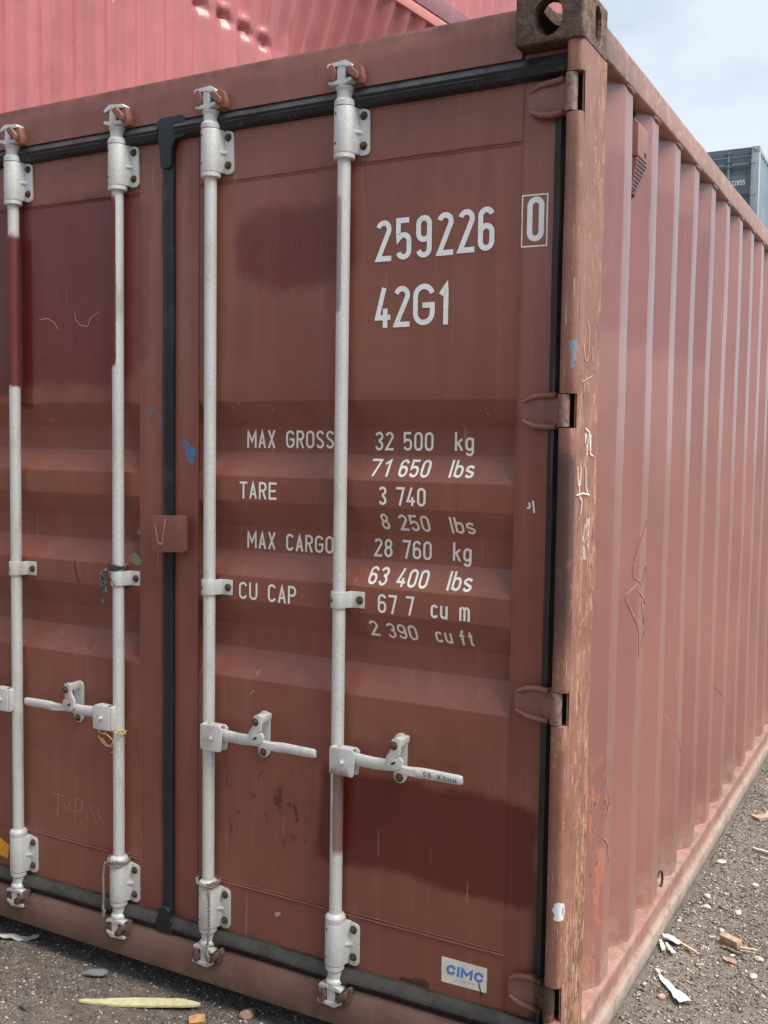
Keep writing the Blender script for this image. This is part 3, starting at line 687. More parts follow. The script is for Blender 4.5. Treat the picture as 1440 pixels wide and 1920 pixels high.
# ================================================================== LOCKING RODS
ROD_Y = 0.030; RODS = [(-0.6297, 1), (-1.0536, 1), (-1.3905, -1), (-1.8159, -1)]
def bracket_mesh():
    """bearing bracket round a rod, local z 0..0.115, flange to +x"""
    n = 14; rO, rI = 0.0275, 0.019; outer = []; 
    pts = [(0.027, 0.020)]
    pr = [(-0.0265, 0.022)]
    for i in range(n+1):
        a = PI+PI*i/n; pr.append((rO*math.cos(a), rO*math.sin(a)*0.98))
    pr += [(0.0285, 0.006), (0.033, 0.015), (0.036, 0.0215), (0.036, 0.0245), (-0.0265, 0.0245)]
    tube = MB().prism(pr, 0.0, 0.115, 'z')
    o = obj('bearing_bracket', tube, M['galv'], None, bevel=0.0022, seg=2)
    cuts = [MB().cyl((-0.0135, z), 0.0042, 0.0042, -0.05, -0.012, 'y', 12).mesh('c', M['galv']) for z in (0.0225, 0.097)]
    me = boolean_cut(o, cuts); bpy.data.objects.remove(o)
    pl = MB().prism(fillet([(0.028, -0.004), (0.063, -0.004), (0.063, 0.108), (0.028, 0.116)], 0.014, 4, True), 0.0172, 0.0240, 'y')
    pl.prism(fillet([(-0.043, 0.006), (-0.024, 0.000), (-0.024, 0.113), (-0.043, 0.108)], 0.008, 3, True), 0.0190, 0.0244, 'y')
    pl.prism([(0.026, 0.0), (0.045, 0.0185), (0.026, 0.0185)], 0.050, 0.058, 'z')
    pm = pl.mesh('plate', M['galv'], bevel=0.002, seg=2)
    bm = bmesh.new(); bm.from_mesh(me); bm.from_mesh(pm)
    for e in bm.edges: e.smooth = not (len(e.link_faces) == 2 and e.calc_face_angle(0) > R(35))
    for f in bm.faces: f.smooth = True
    out = bpy.data.meshes.new('bearing_bracket'); bm.to_mesh(out); bm.free(); out.materials.append(M['galv']); return out
BR = bracket_mesh()
def bolt_mesh(r=0.0082):
    mb = MB().cyl((0, 0), r*1.35, r*1.35, -0.0015, 0.0, 'y', 14).cyl((0, 0), r, r*0.96, -0.0075, -0.0015, 'y', 6)
    mb.cyl((0, 0), r*0.5, r*0.42, -0.0105, -0.0075, 'y', 10)
    return mb.mesh('bolt', M['rust'], bevel=0.0008, seg=1)
BOLT = bolt_mesh(); HOLE_RIVET = bolt_mesh(0.0036)
def cam_mesh(sgn, top):
    """forged cam with two jaws, local z 0 = neck end; drawn for a top cam, mirrored for the bottom"""
    mb = MB()
    web = fillet([(-0.013, 0.0), (0.013, 0.0), (0.012, 0.052), (-0.012, 0.054)], 0.003, 2, True)
    mb.prism(web, -0.014, 0.016, 'y')
    up = fillet([(-0.041, 0.042), (-0.014, 0.045), (0.006, 0.044), (0.030, 0.036), (0.033, 0.044), (0.012, 0.057), (-0.010, 0.055), (-0.041, 0.053)], 0.005, 3, True)
    mb.prism(up, -0.016, 0.012, 'y')
    lo = fillet([(-0.036, 0.001), (-0.012, -0.001), (0.010, -0.002), (0.032, 0.006), (0.031, 0.014), (0.012, 0.010), (-0.012, 0.009), (-0.036, 0.010)], 0.004, 3, True)
    mb.prism(lo, -0.017, 0.013, 'y')
    mb.v = [((x*sgn), y, (z if top else -z)) for x, y, z in mb.v]
    return mb.mesh('cam', M['galv_dirty'], bevel=0.0035, seg=3)
def keeper_meshes(sgn, top):
    out = []
    a = MB().prism(fillet([(-0.036, 0.010), (-0.018, 0.008), (-0.013, 0.030), (-0.020, 0.050), (-0.032, 0.046), (-0.038, 0.028)], 0.005, 3, True), -0.022, 0.012, 'y')
    b = MB(); hull = fillet([(0.014, 0.036), (0.022, 0.024), (0.040, 0.004), (0.058, -0.008), (0.060, 0.012), (0.054, 0.038), (0.040, 0.048), (0.030, 0.042)], 0.006, 3, True)
    b.prism(hull, -0.010, 0.011, 'y'); b.prism(fillet([(0.014, 0.036), (0.022, 0.022), (0.048, 0.002), (0.050, 0.020), (0.030, 0.040)], 0.006, 3, True), -0.022, -0.002, 'y')
    for mbx in (a, b):
        mbx.v = [((x*sgn), y, (z if top else -z)) for x, y, z in mbx.v]
        out.append(mbx.mesh('cam_keeper', M['keeper'] if top else M['keeper_rust'], bevel=0.004, seg=2))
    return out
CAMS = {(s, t): cam_mesh(s, t) for s in (1, -1) for t in (True, False)}
KEEP = {(s, t): keeper_meshes(s, t) for s in (1, -1) for t in (True, False)}
def guide_mesh():
    n = 12; pr = [(-0.0300, 0.024), (-0.0300, 0.010), (-0.026, 0.006)]
    for i in range(1, n): a = PI+PI*i/n; pr.append((0.0225*math.cos(a), 0.0225*math.sin(a)))
    pr += [(0.0235, 0.006), (0.030, 0.016), (0.040, 0.0185), (0.064, 0.0185), (0.064, 0.0245), (0.0205, 0.0245), (0.0185, 0.004)]
    for i in range(n, -1, -1): a = PI+PI*i/n; pr.append((0.0178*math.cos(a), 0.0178*math.sin(a)))
    pr += [(-0.0185, 0.0245)]
    return MB().prism(pr, 0.0, 0.043, 'z').mesh('guide_bracket', M['galv'], bevel=0.0018, seg=2)
GUIDE = guide_mesh()
def handle_mesh(side):
    """lever from hub to tip, local x along +: side=+1 right"""
    L = 0.369; n = 46; mb = MB(); K = 10
    for i in range(n+1):
        t = i/n; x = 0.058+(L-0.058)*t
        zc = 0.012-0.006*t; yc = -0.020-0.004*math.sin(PI*t)
        hh = 0.0165-0.0045*t; th = 0.0065
        if 0.30 < t < 0.62: hh *= 1-0.25*math.sin((t-0.30)/0.32*PI)      # waist behind the catch
        if 0.22 < t < 0.68: zc += 0.002*math.sin((t-0.22)/0.46*2*PI); th += 0.003*math.sin((t-0.22)/0.46*PI)
        if t > 0.985: hh *= 0.8; th *= 0.7
        for j in range(K):
            a = 2*PI*j/K; cx_, cz_ = math.cos(a), math.sin(a)
            sup = (abs(cx_)**5+abs(cz_)**5)**(-1/5)
            mb.v.append((side*x, yc+th*cx_*sup, zc+hh*cz_*sup))
    for i in range(n):
        for j in range(K): mb.f.append((i*K+j, i*K+(j+1) % K, (i+1)*K+(j+1) % K, (i+1)*K+j))
    mb.f += [tuple(range(K))[::-1], tuple(n*K+j for j in range(K))]
    return mb.mesh('handle', M['galv_dirty'], smooth=True, angle=50)
def hub_mesh(side):
    mb = MB()
    for y0, y1 in ((-0.036, -0.0305), (-0.010, -0.004)):
        mb.prism(fillet([(-0.010, -0.034), (0.052, -0.034), (0.056, 0.030), (0.047, 0.038), (-0.010, 0.038)], 0.006, 3, True), y0, y1, 'y')
    mb.prism(fillet([(-0.020, -0.034), (-0.006, -0.034), (-0.006, 0.038), (-0.020, 0.038)], 0.004, 2, True), -0.034, 0.006, 'y')
    mb.prism([(0.006, 0.0345), (0.046, 0.0345), (0.046, 0.0385), (0.006, 0.0385)], -0.0302, -0.0102, 'y')
    mb.v = [(side*x+side*0.016, y, z) for x, y, z in mb.v]
    return mb.mesh('handle_hub', M['galv'], bevel=0.0022, seg=2)
def catch_meshes(side):
    pl = MB().prism([(x, z) for x, z in stadium(0, 0, 0.036, 0.130, 8)], 0.0105, 0.0215, 'y').mesh('handle_catch', M['galv_dirty'], bevel=0.003, seg=2)
    pl2 = MB().prism(fillet([(-0.018, 0.010), (0.004, 0.018), (0.006, 0.062), (-0.006, 0.066), (-0.018, 0.060), (-0.020, 0.035), (-0.034, 0.012), (-0.034, -0.008), (-0.020, -0.020), (0.004, -0.014), (0.014, 0.004), (0.006, 0.016)], 0.007, 3, True), -0.040, -0.032, 'y')
    pl2.prism(fillet([(-0.014, 0.040), (0.006, 0.040), (0.008, 0.060), (-0.014, 0.062)], 0.004, 2, True), -0.0318, 0.010, 'y')
    pl2.prism(fillet([(-0.026, -0.010), (-0.012, -0.013), (-0.012, -0.005), (-0.026, -0.002)], 0.002, 2, True), -0.0315, -0.029, 'y')
    pl2.v = [(x*side, y, z) for x, y, z in pl2.v]
    return pl, pl2.mesh('catch_tongue', M['galv'], bevel=0.0025, seg=2)
HM = {s: (handle_mesh(s), hub_mesh(s), catch_meshes(s)) for s in (1, -1)}
SLOT = MB().prism(stadium(0, 0, 0.014, 0.0055), -0.0003, 0.0, 'y').mesh('catch_slot_shade', M['black'])  # flat black patch for the shade in the tongue's slot
for ri, (rx, side) in enumerate(RODS):
    cyl = MB().cyl((rx, ROD_Y), 0.0170, 0.0170, 0.18, 2.40, n=28)
    rod = obj('locking_rod', cyl, M['galv'], CT, smooth=True)
    for top in (True, False):
        zb = 2.298 if top else 0.184
        b = link('bearing_bracket', BR, rod, (rx, ROD_Y, zb))
        # collars and neck of the bar end
        if top:
            prof1 = [(2.2835, 0.0245), (2.286, 0.0275), (2.2965, 0.0275)]
            prof2 = [(2.4145, 0.0275), (2.426, 0.0275), (2.432, 0.0235), (2.434, 0.0205), (2.452, 0.0205), (2.457, 0.0235), (2.461, 0.0245), (2.465, 0.021), (2.468, 0.014)]
        else:
            prof1 = [(0.300, 0.0270), (0.312, 0.0275), (0.317, 0.0250), (0.322, 0.0190)]
            prof2 = [(0.128, 0.014), (0.131, 0.0215), (0.135, 0.0245), (0.140, 0.0235), (0.146, 0.0190), (0.166, 0.0190), (0.170, 0.0250), (0.1825, 0.0260)]
        obj('collar', MB().lathe((rx, ROD_Y), prof1, 24), M['galv'], rod, smooth=True, angle=30)
        obj('bar_end', MB().lathe((rx, ROD_Y), prof2, 24), M['galv_dirty'], rod, smooth=True, angle=30)
        s_ = 1 if side > 0 else -1
        c = link('cam', CAMS[(s_, top)], rod, (rx, ROD_Y-0.006, 2.466 if top else 0.130))
        for kk, km in enumerate(KEEP[(s_, top)]):
            if side < 0: km = KEEP[(1, top)][kk]
            ko = link('cam_keeper', km, CT, (rx+(0.0 if side > 0 else (0.004 if not kk else -0.006)), (ROD_Y-0.006 if side > 0 or kk else ROD_Y+0.002), 2.466 if top else 0.130))
            if side < 0 and kk: ko.scale = (1, 1.25, 1.1)
        for dz in (0.0135, 0.088): link('bolt', BOLT, rod, (rx+0.046, ROD_Y+0.0172, zb+dz+0.006)).rotation_euler = (0, random.random(), 0)
    link('guide_bracket', GUIDE, rod, (rx, ROD_Y, 1.139))
    link('bolt', BOLT, rod, (rx+0.051, ROD_Y+0.0184, 1.160)); link('rivet', HOLE_RIVET, rod, (rx-0.012, ROD_Y-0.0188, 1.160))
    # handle
    hm, hubm, (cp, ct) = HM[side]; hz = 0.741
    hub = link('handle_hub', hubm, rod, (rx, ROD_Y, hz))
    link('rivet', bolt_mesh(0.006) if ri == 0 else bpy.data.meshes['rivet_big'], rod, (rx+side*0.036, ROD_Y-0.0362, hz+0.002))
    if ri == 0: bpy.data.meshes[[m.name for m in bpy.data.meshes if m.name.startswith('bolt')][-1]].name = 'rivet_big'
    ha = link('door_handle', hm, CT, (rx, ROD_Y, hz))
    cx_ = rx+side*0.178
    k1 = link('handle_catch', cp, CT, (cx_, OUT_Y-0.0222, hz+0.022)); link('catch_tongue', ct, k1, (0.010*side+0.012, -0.002, 0.004))
    for dz in (0.048, -0.050): link('bolt', BOLT, k1, (0 if dz < 0 else 0.006+0.004*side, 0.0103 if dz < 0 else -0.0422, dz))
    link('catch_slot_shade', SLOT, k1, (-0.003*side+0.012, -0.0425, 0.003)).rotation_euler = (0, R(-28), 0)
for m_ in bpy.data.meshes:
    if m_.name == 'rivet_big': m_.materials[0] = M['galv_dirty']

# ================================================================== LETTERING (stroke glyphs)
def arc(cx, cy, rx, ry, a0, a1, n=8): return [(cx+rx*math.cos(R(a0+(a1-a0)*i/n)), cy+ry*math.sin(R(a0+(a1-a0)*i/n))) for i in range(n+1)]
def glyph(ch, w, h, s):
    """centre lines of a character filling w x h with stroke s: list of (points, closed)"""
    W, H = w-s, h-s; r = min(W/2, H/2); c = W/2
    def full(): return [(arc(c, H-r, r, r, 0, 180)+arc(c, r, r, r, 180, 360), True)]
    G = {
     '0': full, 'O': full,
     '1': lambda: [([(0, H*0.74), (W, H*0.97), (W, -s/2)], False)],
     '2': lambda: [(arc(c, H-r, r, r, 165, 0)+[(W*0.99, H-r-0.05*H), (0.0, 0.0), (W+s/2, 0)], False)],
     '3': lambda: [(arc(c, H-r, r, r, 165, -50, 9)+[(c*0.9, H*0.54)], False), (([(c*0.9, H*0.54)]+arc(c, r, r, r*1.08, 60, -165, 10)), False)],
     '4': lambda: [([(W*0.62, H+s/2), (0, H*0.22), (W+s/2, H*0.22)], False), ([(W*0.74, H*0.48), (W*0.74, -s/2)], False)],
     '5': lambda: [([(W, H), (0, H), (0, H*0.50), (W*0.06, H*0.53)]+arc(c, H*0.60-r, r, r, 110, 0, 6)+arc(c, r, r, r, 0, -165), False)],
     '6': lambda: [(arc(c, H-r, r, r, 15, 180)+arc(c, r, r, r, 180, 360)+arc(c, H*0.58-r, r, r, 0, 170, 7), False)],
     '9': lambda: [(arc(c, r, r, r, 195, 360)+arc(c, H-r, r, r, 0, 180)+arc(c, H*0.42+r, r, r, 180, 350, 7), False)],
     '7': lambda: [([(-s/2, H), (W, H), (W*0.42, -s/2)], False)],
     '8': lambda: [(arc(c, H*0.54+(H*0.46)/2, r*0.90, H*0.23, 0, 357, 16), True), (arc(c, H*0.27, r*1.02, H*0.27, 0, 357, 16), True)],
     'M': lambda: [([(0, -s/2), (0, H), (c, H*0.35), (W, H), (W, -s/2)], False)],
     'A': lambda: [([(0, -s/2), (c, H), (W, -s/2)], False), ([(W*0.2, H*0.25), (W*0.8, H*0.25)], False)],
     'X': lambda: [([(0, -s/2), (W, H+s/2)], False), ([(0, H+s/2), (W, -s/2)], False)],
     'G': lambda: [(arc(c, H-r, r, r, 15, 180)+arc(c, r, r, r, 180, 360)+[(W, H*0.48), (W*0.42, H*0.48)], False)],
     'R': lambda: [([(0, -s/2), (0, H), (c, H)]+arc(W-r*0.9, H*0.75, r*0.9, H*0.25, 80, -80, 6)+[(0, H*0.5)], False), ([(c, H*0.48), (W, -s/2)], False)],
     'P': lambda: [([(0, -s/2), (0, H), (c, H)]+arc(W-r*0.9, H*0.73, r*0.9, H*0.27, 80, -80, 6)+[(0, H*0.46)], False)],
     'S': lambda: [(arc(c, H-r, r, r, 15, 200, 8)+[(c*0.5, H*0.57), (c*1.5, H*0.43)]+arc(c, r, r, r, 20, -165, 8), False)],
     'T': lambda: [([(-s/2, H), (W+s/2, H)], False), ([(c, H), (c, -s/2)], False)],
     'E': lambda: [([(W+s/2, H), (0, H), (0, 0), (W+s/2, 0)], False), ([(0, H*0.5), (W, H*0.5)], False)],
     'C': lambda: [(arc(c, H-r, r, r, 15, 180)+arc(c, r, r, r, 180, 345), False)],
     'U': lambda: [([(0, H+s/2)]+arc(c, r, r, r, 180, 360)+[(W, H+s/2)], False)],
     'I': lambda: [([(c, -s/2), (c, H+s/2)], False)],
     'Z': lambda: [([(-s/2, H), (W, H), (0, 0), (W+s/2, 0)], False)],
     'H': lambda: [([(0, -s/2), (0, H+s/2)], False), ([(W, -s/2), (W, H+s/2)], False), ([(0, H/2), (W, H/2)], False)],
     'N': lambda: [([(0, -s/2), (0, H), (W, 0), (W, H+s/2)], False)],
     'K': lambda: [([(0, -s/2), (0, H+s/2)], False), ([(W, H+s/2), (0, H*0.4)], False), ([(W*0.3, H*0.55), (W, -s/2)], False)],
     'L': lambda: [([(0, H+s/2), (0, 0), (W+s/2, 0)], False)],
     'k': lambda: [([(0, -s/2), (0, H+s/2)], False), ([(W, H*0.64), (0, H*0.30)], False), ([(W*0.35, H*0.42), (W, -s/2)], False)],
     'l': lambda: [([(c, -s/2), (c, H+s/2)], False)],
     'b': lambda: [([(0, H+s/2), (0, 0)], False), (arc(c, H*0.68-r, r, r, 170, 0, 6)+arc(c, r, r, r, 0, -170, 6), False)],
     'g': lambda: [(arc(c, H*0.68-r, r, r, 10, 180, 6)+arc(c, r, r, r, 180, 350, 6), False), ([(W, H*0.70)]+arc(c, -0.10*h, r, r, 0, -160, 7), False)],
     's': lambda: [(arc(c, H*0.68-r*0.8, r, r*0.8, 20, 200, 6)+arc(c, r*0.8, r, r*0.8, 20, -160, 6), False)],
     'c': lambda: [(arc(c, H*0.68-r, r, r, 20, 180, 6)+arc(c, r, r, r, 180, 340, 6), False)],
     'u': lambda: [([(0, H*0.72)]+arc(c, r, r, r, 180, 350, 7), False), ([(W, H*0.72), (W, -s/2)], False)],
     'm': lambda: [([(0, -s/2), (0, H*0.72)], False), ([(0, H*0.55)]+arc(W*0.25, H*0.55, W*0.25, H*0.15, 160, 0, 5)+[(c, -s/2)], False), ([(c, H*0.55)]+arc(W*0.75, H*0.55, W*0.25, H*0.15, 160, 0, 5)+[(W, -s/2)], False)],
     'f': lambda: [([(W*0.35, -s/2), (W*0.35, H*0.75)]+arc(W*0.35+r*0.9, H*0.80, r*0.9, H*0.18, 170, 80, 5), False), ([(-s/2, H*0.62), (W*0.9, H*0.62)], False)],
     't': lambda: [([(W*0.35, H*0.95)]+arc(W*0.35+r*0.9, r*0.7, r*0.9, r*0.7, 185, 290, 5), False), ([(-s/2, H*0.64), (W*0.9, H*0.64)], False)],
    }
    return [([(x+s/2, z+s/2) for x, z in pts], cl) for pts, cl in G[ch]()]
def ribbon(pts, w, closed=False, sub=0.02):
    P = [Vector(p) for p in pts]
    Q = [P[0]]
    for p in P[1:]:
        if (p-Q[-1]).length > 1e-5: Q.append(p)
    if closed and (Q[0]-Q[-1]).length < 1e-5: Q.pop()
    P = []
    for i, p in enumerate(Q):                              # subdivide long runs so they can follow a surface
        q = Q[(i+1) % len(Q)] if (closed or i+1 < len(Q)) else None
        P.append(p)
        if q is not None:
            n = int((q-p).length/sub)
            for j in range(1, n+1): P.append(p.lerp(q, j/(n+1)))
    k = len(P); vs = []; fs = []
    for i in range(k):
        a = (P[i]-P[i-1]) if (i > 0 or closed) else None; b = (P[(i+1) % k]-P[i]) if (i < k-1 or closed) else None
        if a is None: a = b
        if b is None: b = a
        a = a.normalized(); b = b.normalized(); na = Vector((-a.y, a.x)); nb = Vector((-b.y, b.x)); m = (na+nb)
        m = m.normalized() if m.length > 1e-6 else na
        d = w/2/max(0.45, m.dot(na)); vs += [P[i]+m*d, P[i]-m*d]
    for i in range(k if closed else k-1):
        j = (i+1) % k; fs.append((2*i, 2*i+1, 2*j+1, 2*j))
    return vs, fs
def letters(strings, s, mat, name, parent, eps=0.0011, surf=None, label=None, thick=0.0003):
    """strings: (text, x0, x1, z0, z1) placed on the door surface as thin vinyl with real thickness"""
    surf = surf or (lambda x, z: door_y(x, z)); k = 0
    rel = {'M': 1.25, 'm': 1.35, 'I': 0.35, 'l': 0.25, '1': 0.60, 'G': 1.1, 'f': 0.85, 't': 0.75, 'O': 1.05, 'C': 1.0}
    for (t, x0, x1, z0, z1) in strings:
        gap = 0.24; tot = sum(rel.get(c, 1) for c in t)+gap*(len(t)-1); u = (x1-x0)/tot; x = x0; h = z1-z0
        for ch in t:
            w = u*rel.get(ch, 1); mb = MB()
            for pts, cl in glyph(ch, max(w, s*1.01), h, s):
                vs, fs = ribbon(pts, s, cl, 0.012); e = eps+0.00012*(k % 3); k += 1
                mb.add([(x+v.x, surf(x+v.x, z0+v.y)-e, z0+v.y) for v in vs], fs)
            obj(name, mb, mat, parent)
            x += w+gap*u
RD, LD = door_objs
DG = 0.0132
letters([('2', -0.547, -0.503, 2.026, 2.128), ('5', -0.490, -0.447, 2.027, 2.130), ('9', -0.434, -0.391, 2.028, 2.131), ('2', -0.377, -0.333, 2.029, 2.133),
         ('2', -0.321, -0.277, 2.031, 2.135), ('6', -0.268, -0.225, 2.032, 2.136)], DG, M['letter'], 'painted_digit', RD, label='large white number 259226')
letters([('0', -0.143, -0.101, 2.044, 2.147)], DG, M['letter'], 'painted_digit', RD, label='boxed white check digit 0')
fr = MB(); vs, fs = ribbon([(-0.1555, 2.0335), (-0.0935, 2.0325), (-0.0935, 2.1505), (-0.1555, 2.1515)], 0.0036, True); fr.add([(v.x, OUT_Y-0.0016, v.y) for v in vs], fs)
obj('check_digit_frame', fr, M['letter_cream'], RD)
letters([('4', -0.548, -0.504, 1.860, 1.960), ('2', -0.494, -0.449, 1.860, 1.962), ('G', -0.440, -0.380, 1.862, 1.964), ('1', -0.370, -0.343, 1.861, 1.964)], DG, M['letter'], 'painted_digit', RD, label='large white code 42G1')
SS = 0.0062
ROWS = [('max_gross_lettering', 'MAX GROSS 32 500 kg', [('MAX', -0.975, -0.880, 1.551, 1.600), ('GROSS', -0.845, -0.691, 1.552, 1.600), ('32', -0.565, -0.510, 1.550, 1.598), ('500', -0.481, -0.396, 1.550, 1.598), ('kg', -0.337, -0.285, 1.552, 1.599)]),
 ('gross_pounds_lettering', '71 650 lbs', [('71', -0.566, -0.508, 1.483, 1.528), ('650', -0.480, -0.393, 1.483, 1.528), ('lbs', -0.338, -0.272, 1.485, 1.529)]),
 ('tare_lettering', 'TARE 3 740', [('TARE', -0.968, -0.846, 1.411, 1.458), ('3', -0.529, -0.506, 1.411, 1.458), ('740', -0.478, -0.395, 1.411, 1.458)]),
 ('tare_pounds_lettering', '8 250 lbs', [('8', -0.533, -0.509, 1.345, 1.388), ('250', -0.480, -0.393, 1.345, 1.388), ('lbs', -0.336, -0.270, 1.345, 1.388)]),
 ('max_cargo_lettering', 'MAX CARGO 28 760 kg', [('MAX', -0.973, -0.877, 1.270, 1.318), ('CARGO', -0.842, -0.689, 1.270, 1.317), ('28', -0.564, -0.509, 1.272, 1.320), ('760', -0.480, -0.396, 1.272, 1.320), ('kg', -0.337, -0.286, 1.275, 1.322)]),
 ('cargo_pounds_lettering', '63 400 lbs', [('63', -0.563, -0.507, 1.203, 1.248), ('400', -0.480, -0.392, 1.203, 1.248), ('lbs', -0.337, -0.271, 1.204, 1.250)]),
 ('cube_capacity_lettering', 'CU CAP 67 7 cu m', [('CU', -0.970, -0.907, 1.131, 1.179), ('CAP', -0.872, -0.779, 1.131, 1.180), ('67', -0.527, -0.471, 1.132, 1.181), ('7', -0.446, -0.422, 1.133, 1.182), ('cu', -0.376, -0.329, 1.132, 1.180), ('m', -0.298, -0.269, 1.132, 1.180)]),
 ('cube_feet_lettering', '2 390 cu ft', [('2', -0.563, -0.536, 1.064, 1.108), ('390', -0.512, -0.424, 1.063, 1.106), ('cu', -0.374, -0.327, 1.065, 1.108), ('ft', -0.306, -0.266, 1.065, 1.108)])]
for nm, lb, ws in ROWS: letters(ws, SS, M['letter_cream'], 'painted_character', RD, label='cream lettering '+lb)
# ghost of removed letters in the dark red patch: hollow outlines
for ch, x0, z0 in (('Z', -0.955, 2.028), ('C', -0.868, 2.026), ('S', -0.795, 2.026), ('U', -0.722, 2.028)):
    gh = MB()
    for pts, cl in glyph(ch, 0.056, 0.092, 0.016):
        L_, _ = ribbon(pts, 0.016, cl, 0.012)
        for side_ in (L_[0::2], L_[1::2]):
            vs, fs = ribbon([(v.x, v.y) for v in side_], 0.0009, cl); gh.add([(x0+v.x, door_y(x0+v.x, z0+v.y)-0.0008, z0+v.y) for v in vs], fs)
    obj('removed_letter_outline', gh, M['ghost'], RD)
def scribble(paths, w, mat, name, parent, surf=None, eps=0.0015, side=False):
    q = 0
    for pts in paths:
        mb = MB(); P = fillet(pts, 0.02, 4); vs, fs = ribbon(P, w, False, 0.012); q += 1
        if side: mb.add([(side_x(v.x)+eps+0.0001*(q % 4), v.x, v.y) for v in vs], fs)
        else: mb.add([(v.x, (surf(v.x, v.y) if surf else door_y(v.x, v.y))-eps-0.0001*(q % 4), v.y) for v in vs], fs)
        obj(name, mb, mat, parent)
scribble([[(-1.735, 1.935), (-1.700, 1.937), (-1.672, 1.925), (-1.655, 1.902)], [(-1.585, 1.955), (-1.583, 1.93), (-1.565, 1.912), (-1.535, 1.906)], [(-1.532, 1.908), (-1.520, 1.932), (-1.485, 1.945)]], 0.0022, M['scratch_pink'], 'peeled_letter_edge', LD)
scribble([[(-1.735, 1.815), (-1.68, 1.818)], [(-1.655, 1.817), (-1.60, 1.818), (-1.575, 1.90)], [(-1.53, 1.818), (-1.48, 1.82)]], 0.0010, M['ghost'], 'peeled_letter_trace', LD)
scribble([[(-1.690, 0.452), (-1.635, 0.452)], [(-1.662, 0.452), (-1.668, 0.385)], [(-1.640, 0.432), (-1.628, 0.402), (-1.612, 0.440)], [(-1.590, 0.455), (-1.596, 0.375)], [(-1.592, 0.452), (-1.560, 0.450), (-1.568, 0.415), (-1.592, 0.412)],
          [(-1.545, 0.405), (-1.540, 0.392)], [(-1.528, 0.440), (-1.505, 0.388)], [(-1.500, 0.430), (-1.488, 0.400)]], 0.0016, M['scratch_pale'], 'scratched_writing', LD)
scribble([[(-1.238, 1.330), (-1.224, 1.273), (-1.212, 1.272), (-1.198, 1.347)]], 0.0030, M['scratch_pink'], 'chalk_tick', CT, surf=lambda x, z: 0.016)
scribble([[(-0.121, 1.432), (-0.119, 1.420), (-0.126, 1.419)], [(-0.112, 1.437), (-0.108, 1.408)]], 0.0042, M['letter'], 'paint_mark', RD)
scribble([[(-1.59, 1.202), (-1.588, 1.175), (-1.582, 1.150), (-1.568, 1.128)]], 0.0026, M['groove'], 'dark_scratch', LD)
scribble([[(-0.93, 0.862), (-0.925, 0.873), (-0.915, 0.878)], [(-0.93, 0.850), (-0.931, 0.852)]], 0.0022, M['scratch_pale'], 'chip_scratch', RD)
obj('paint_chip', MB().prism(fillet([(-0.842, 0.262), (-0.826, 0.268), (-0.818, 0.262), (-0.828, 0.256), (-0.836, 0.248)], 0.003, 2, True), OUT_Y-0.0014, OUT_Y-0.0008, 'y'), M['scratch_pale'], RD)
def residue(cx, cz, outline, mat, par, k=0.00155, y=None):
    pts = [(cx+dx*k, cz-dy*k) for dx, dy in outline]; out = []
    for i, p in enumerate(pts):                            # roughen the torn edge
        q = pts[(i+1) % len(pts)]
        for j in range(5):
            t = j/5; x, z = p[0]+(q[0]-p[0])*t, p[1]+(q[1]-p[1])*t; w = 0.0022
            out.append((x+w*mnoise.noise(Vector((x*400, z*400, 1))), z+w*mnoise.noise(Vector((x*400, z*400, 7)))))
    yy = min(door_y(x, z) for x, z in out) if y is None else y
    obj('paint_residue', MB().prism(out, yy-0.0014, yy-0.0006, 'y'), mat, par)
residue(-1.146, 1.540, [(-7, -20), (2, -9), (19, -2), (14, 14), (8, 27), (-4, 18), (-8, 2)], M['blue_residue'], RD)
residue(-1.162, 1.556, [(-8, -12), (3, -10), (2, 6), (-6, 8)], M['grey_residue'], RD)
residue(-1.262, 1.633, [(2, -10), (10, -4), (13, 6), (12, 18), (4, 8), (-2, 0)], M['grey_residue'], LD)
residue(-1.288, 1.650, [(-6, -6), (4, -9), (8, 0), (1, 7), (-7, 4)], M['grey_residue'], LD)
residue(-1.345, 1.216, [(-14, -8), (-2, -12), (14, -2), (16, 8), (4, 12), (-10, 8)], M['green_residue'], LD)
residue(-1.347, 1.296, [(-6, -8), (8, -9), (12, 4), (4, 9), (-7, 5)], M['green_residue'], LD, y=0.076)
# sticker with maker's name
st = MB().prism([(-0.3275, 0.203), (-0.2035, 0.205), (-0.2030, 0.268), (-0.3275, 0.2685)], OUT_Y-0.0016, OUT_Y-0.0009, 'y')
sk = obj('maker_sticker', st, M['sticker'], CT)
def sheared(strings, s, shear, eps, mat, nm, par):
    k = 0
    for ch, x0, x1, z0, z1 in strings:
        mb = MB()
        for pts, cl in glyph(ch, x1-x0, z1-z0, s):
            vs, fs = ribbon(pts, s, cl); k += 1
            mb.add([(x0+v.x+shear*v.y, OUT_Y-eps-0.0001*(k % 3), z0+v.y) for v in vs], fs)
        obj(nm, mb, mat, par)
sheared([('C', -0.316, -0.288, 0.2265, 0.253), ('I', -0.287, -0.277, 0.2265, 0.253), ('M', -0.275, -0.243, 0.2265, 0.253), ('C', -0.240, -0.212, 0.2265, 0.253)], 0.0068, 0.10, 0.0020, M['sticker_blue'], 'sticker_lettering', sk)
scribble([[(-0.289, 0.2185), (-0.236, 0.2190)]], 0.0018, M['sticker_grey'], 'sticker_small_print', sk, eps=0.0019)
scribble([[(-0.2245, 0.226), (-0.2195, 0.209), (-0.2165, 0.192)]], 0.0030, M['black'], 'sticker_tear', sk, eps=0.0024)
yt = MB().prism([(-1.935, 0.205), (-1.893, 0.197), (-1.885, 0.243), (-1.93, 0.262)], OUT_Y-0.0020, OUT_Y-0.0010, 'y'); obj('yellow_sticker', yt, M['yellow_tag'], LD)
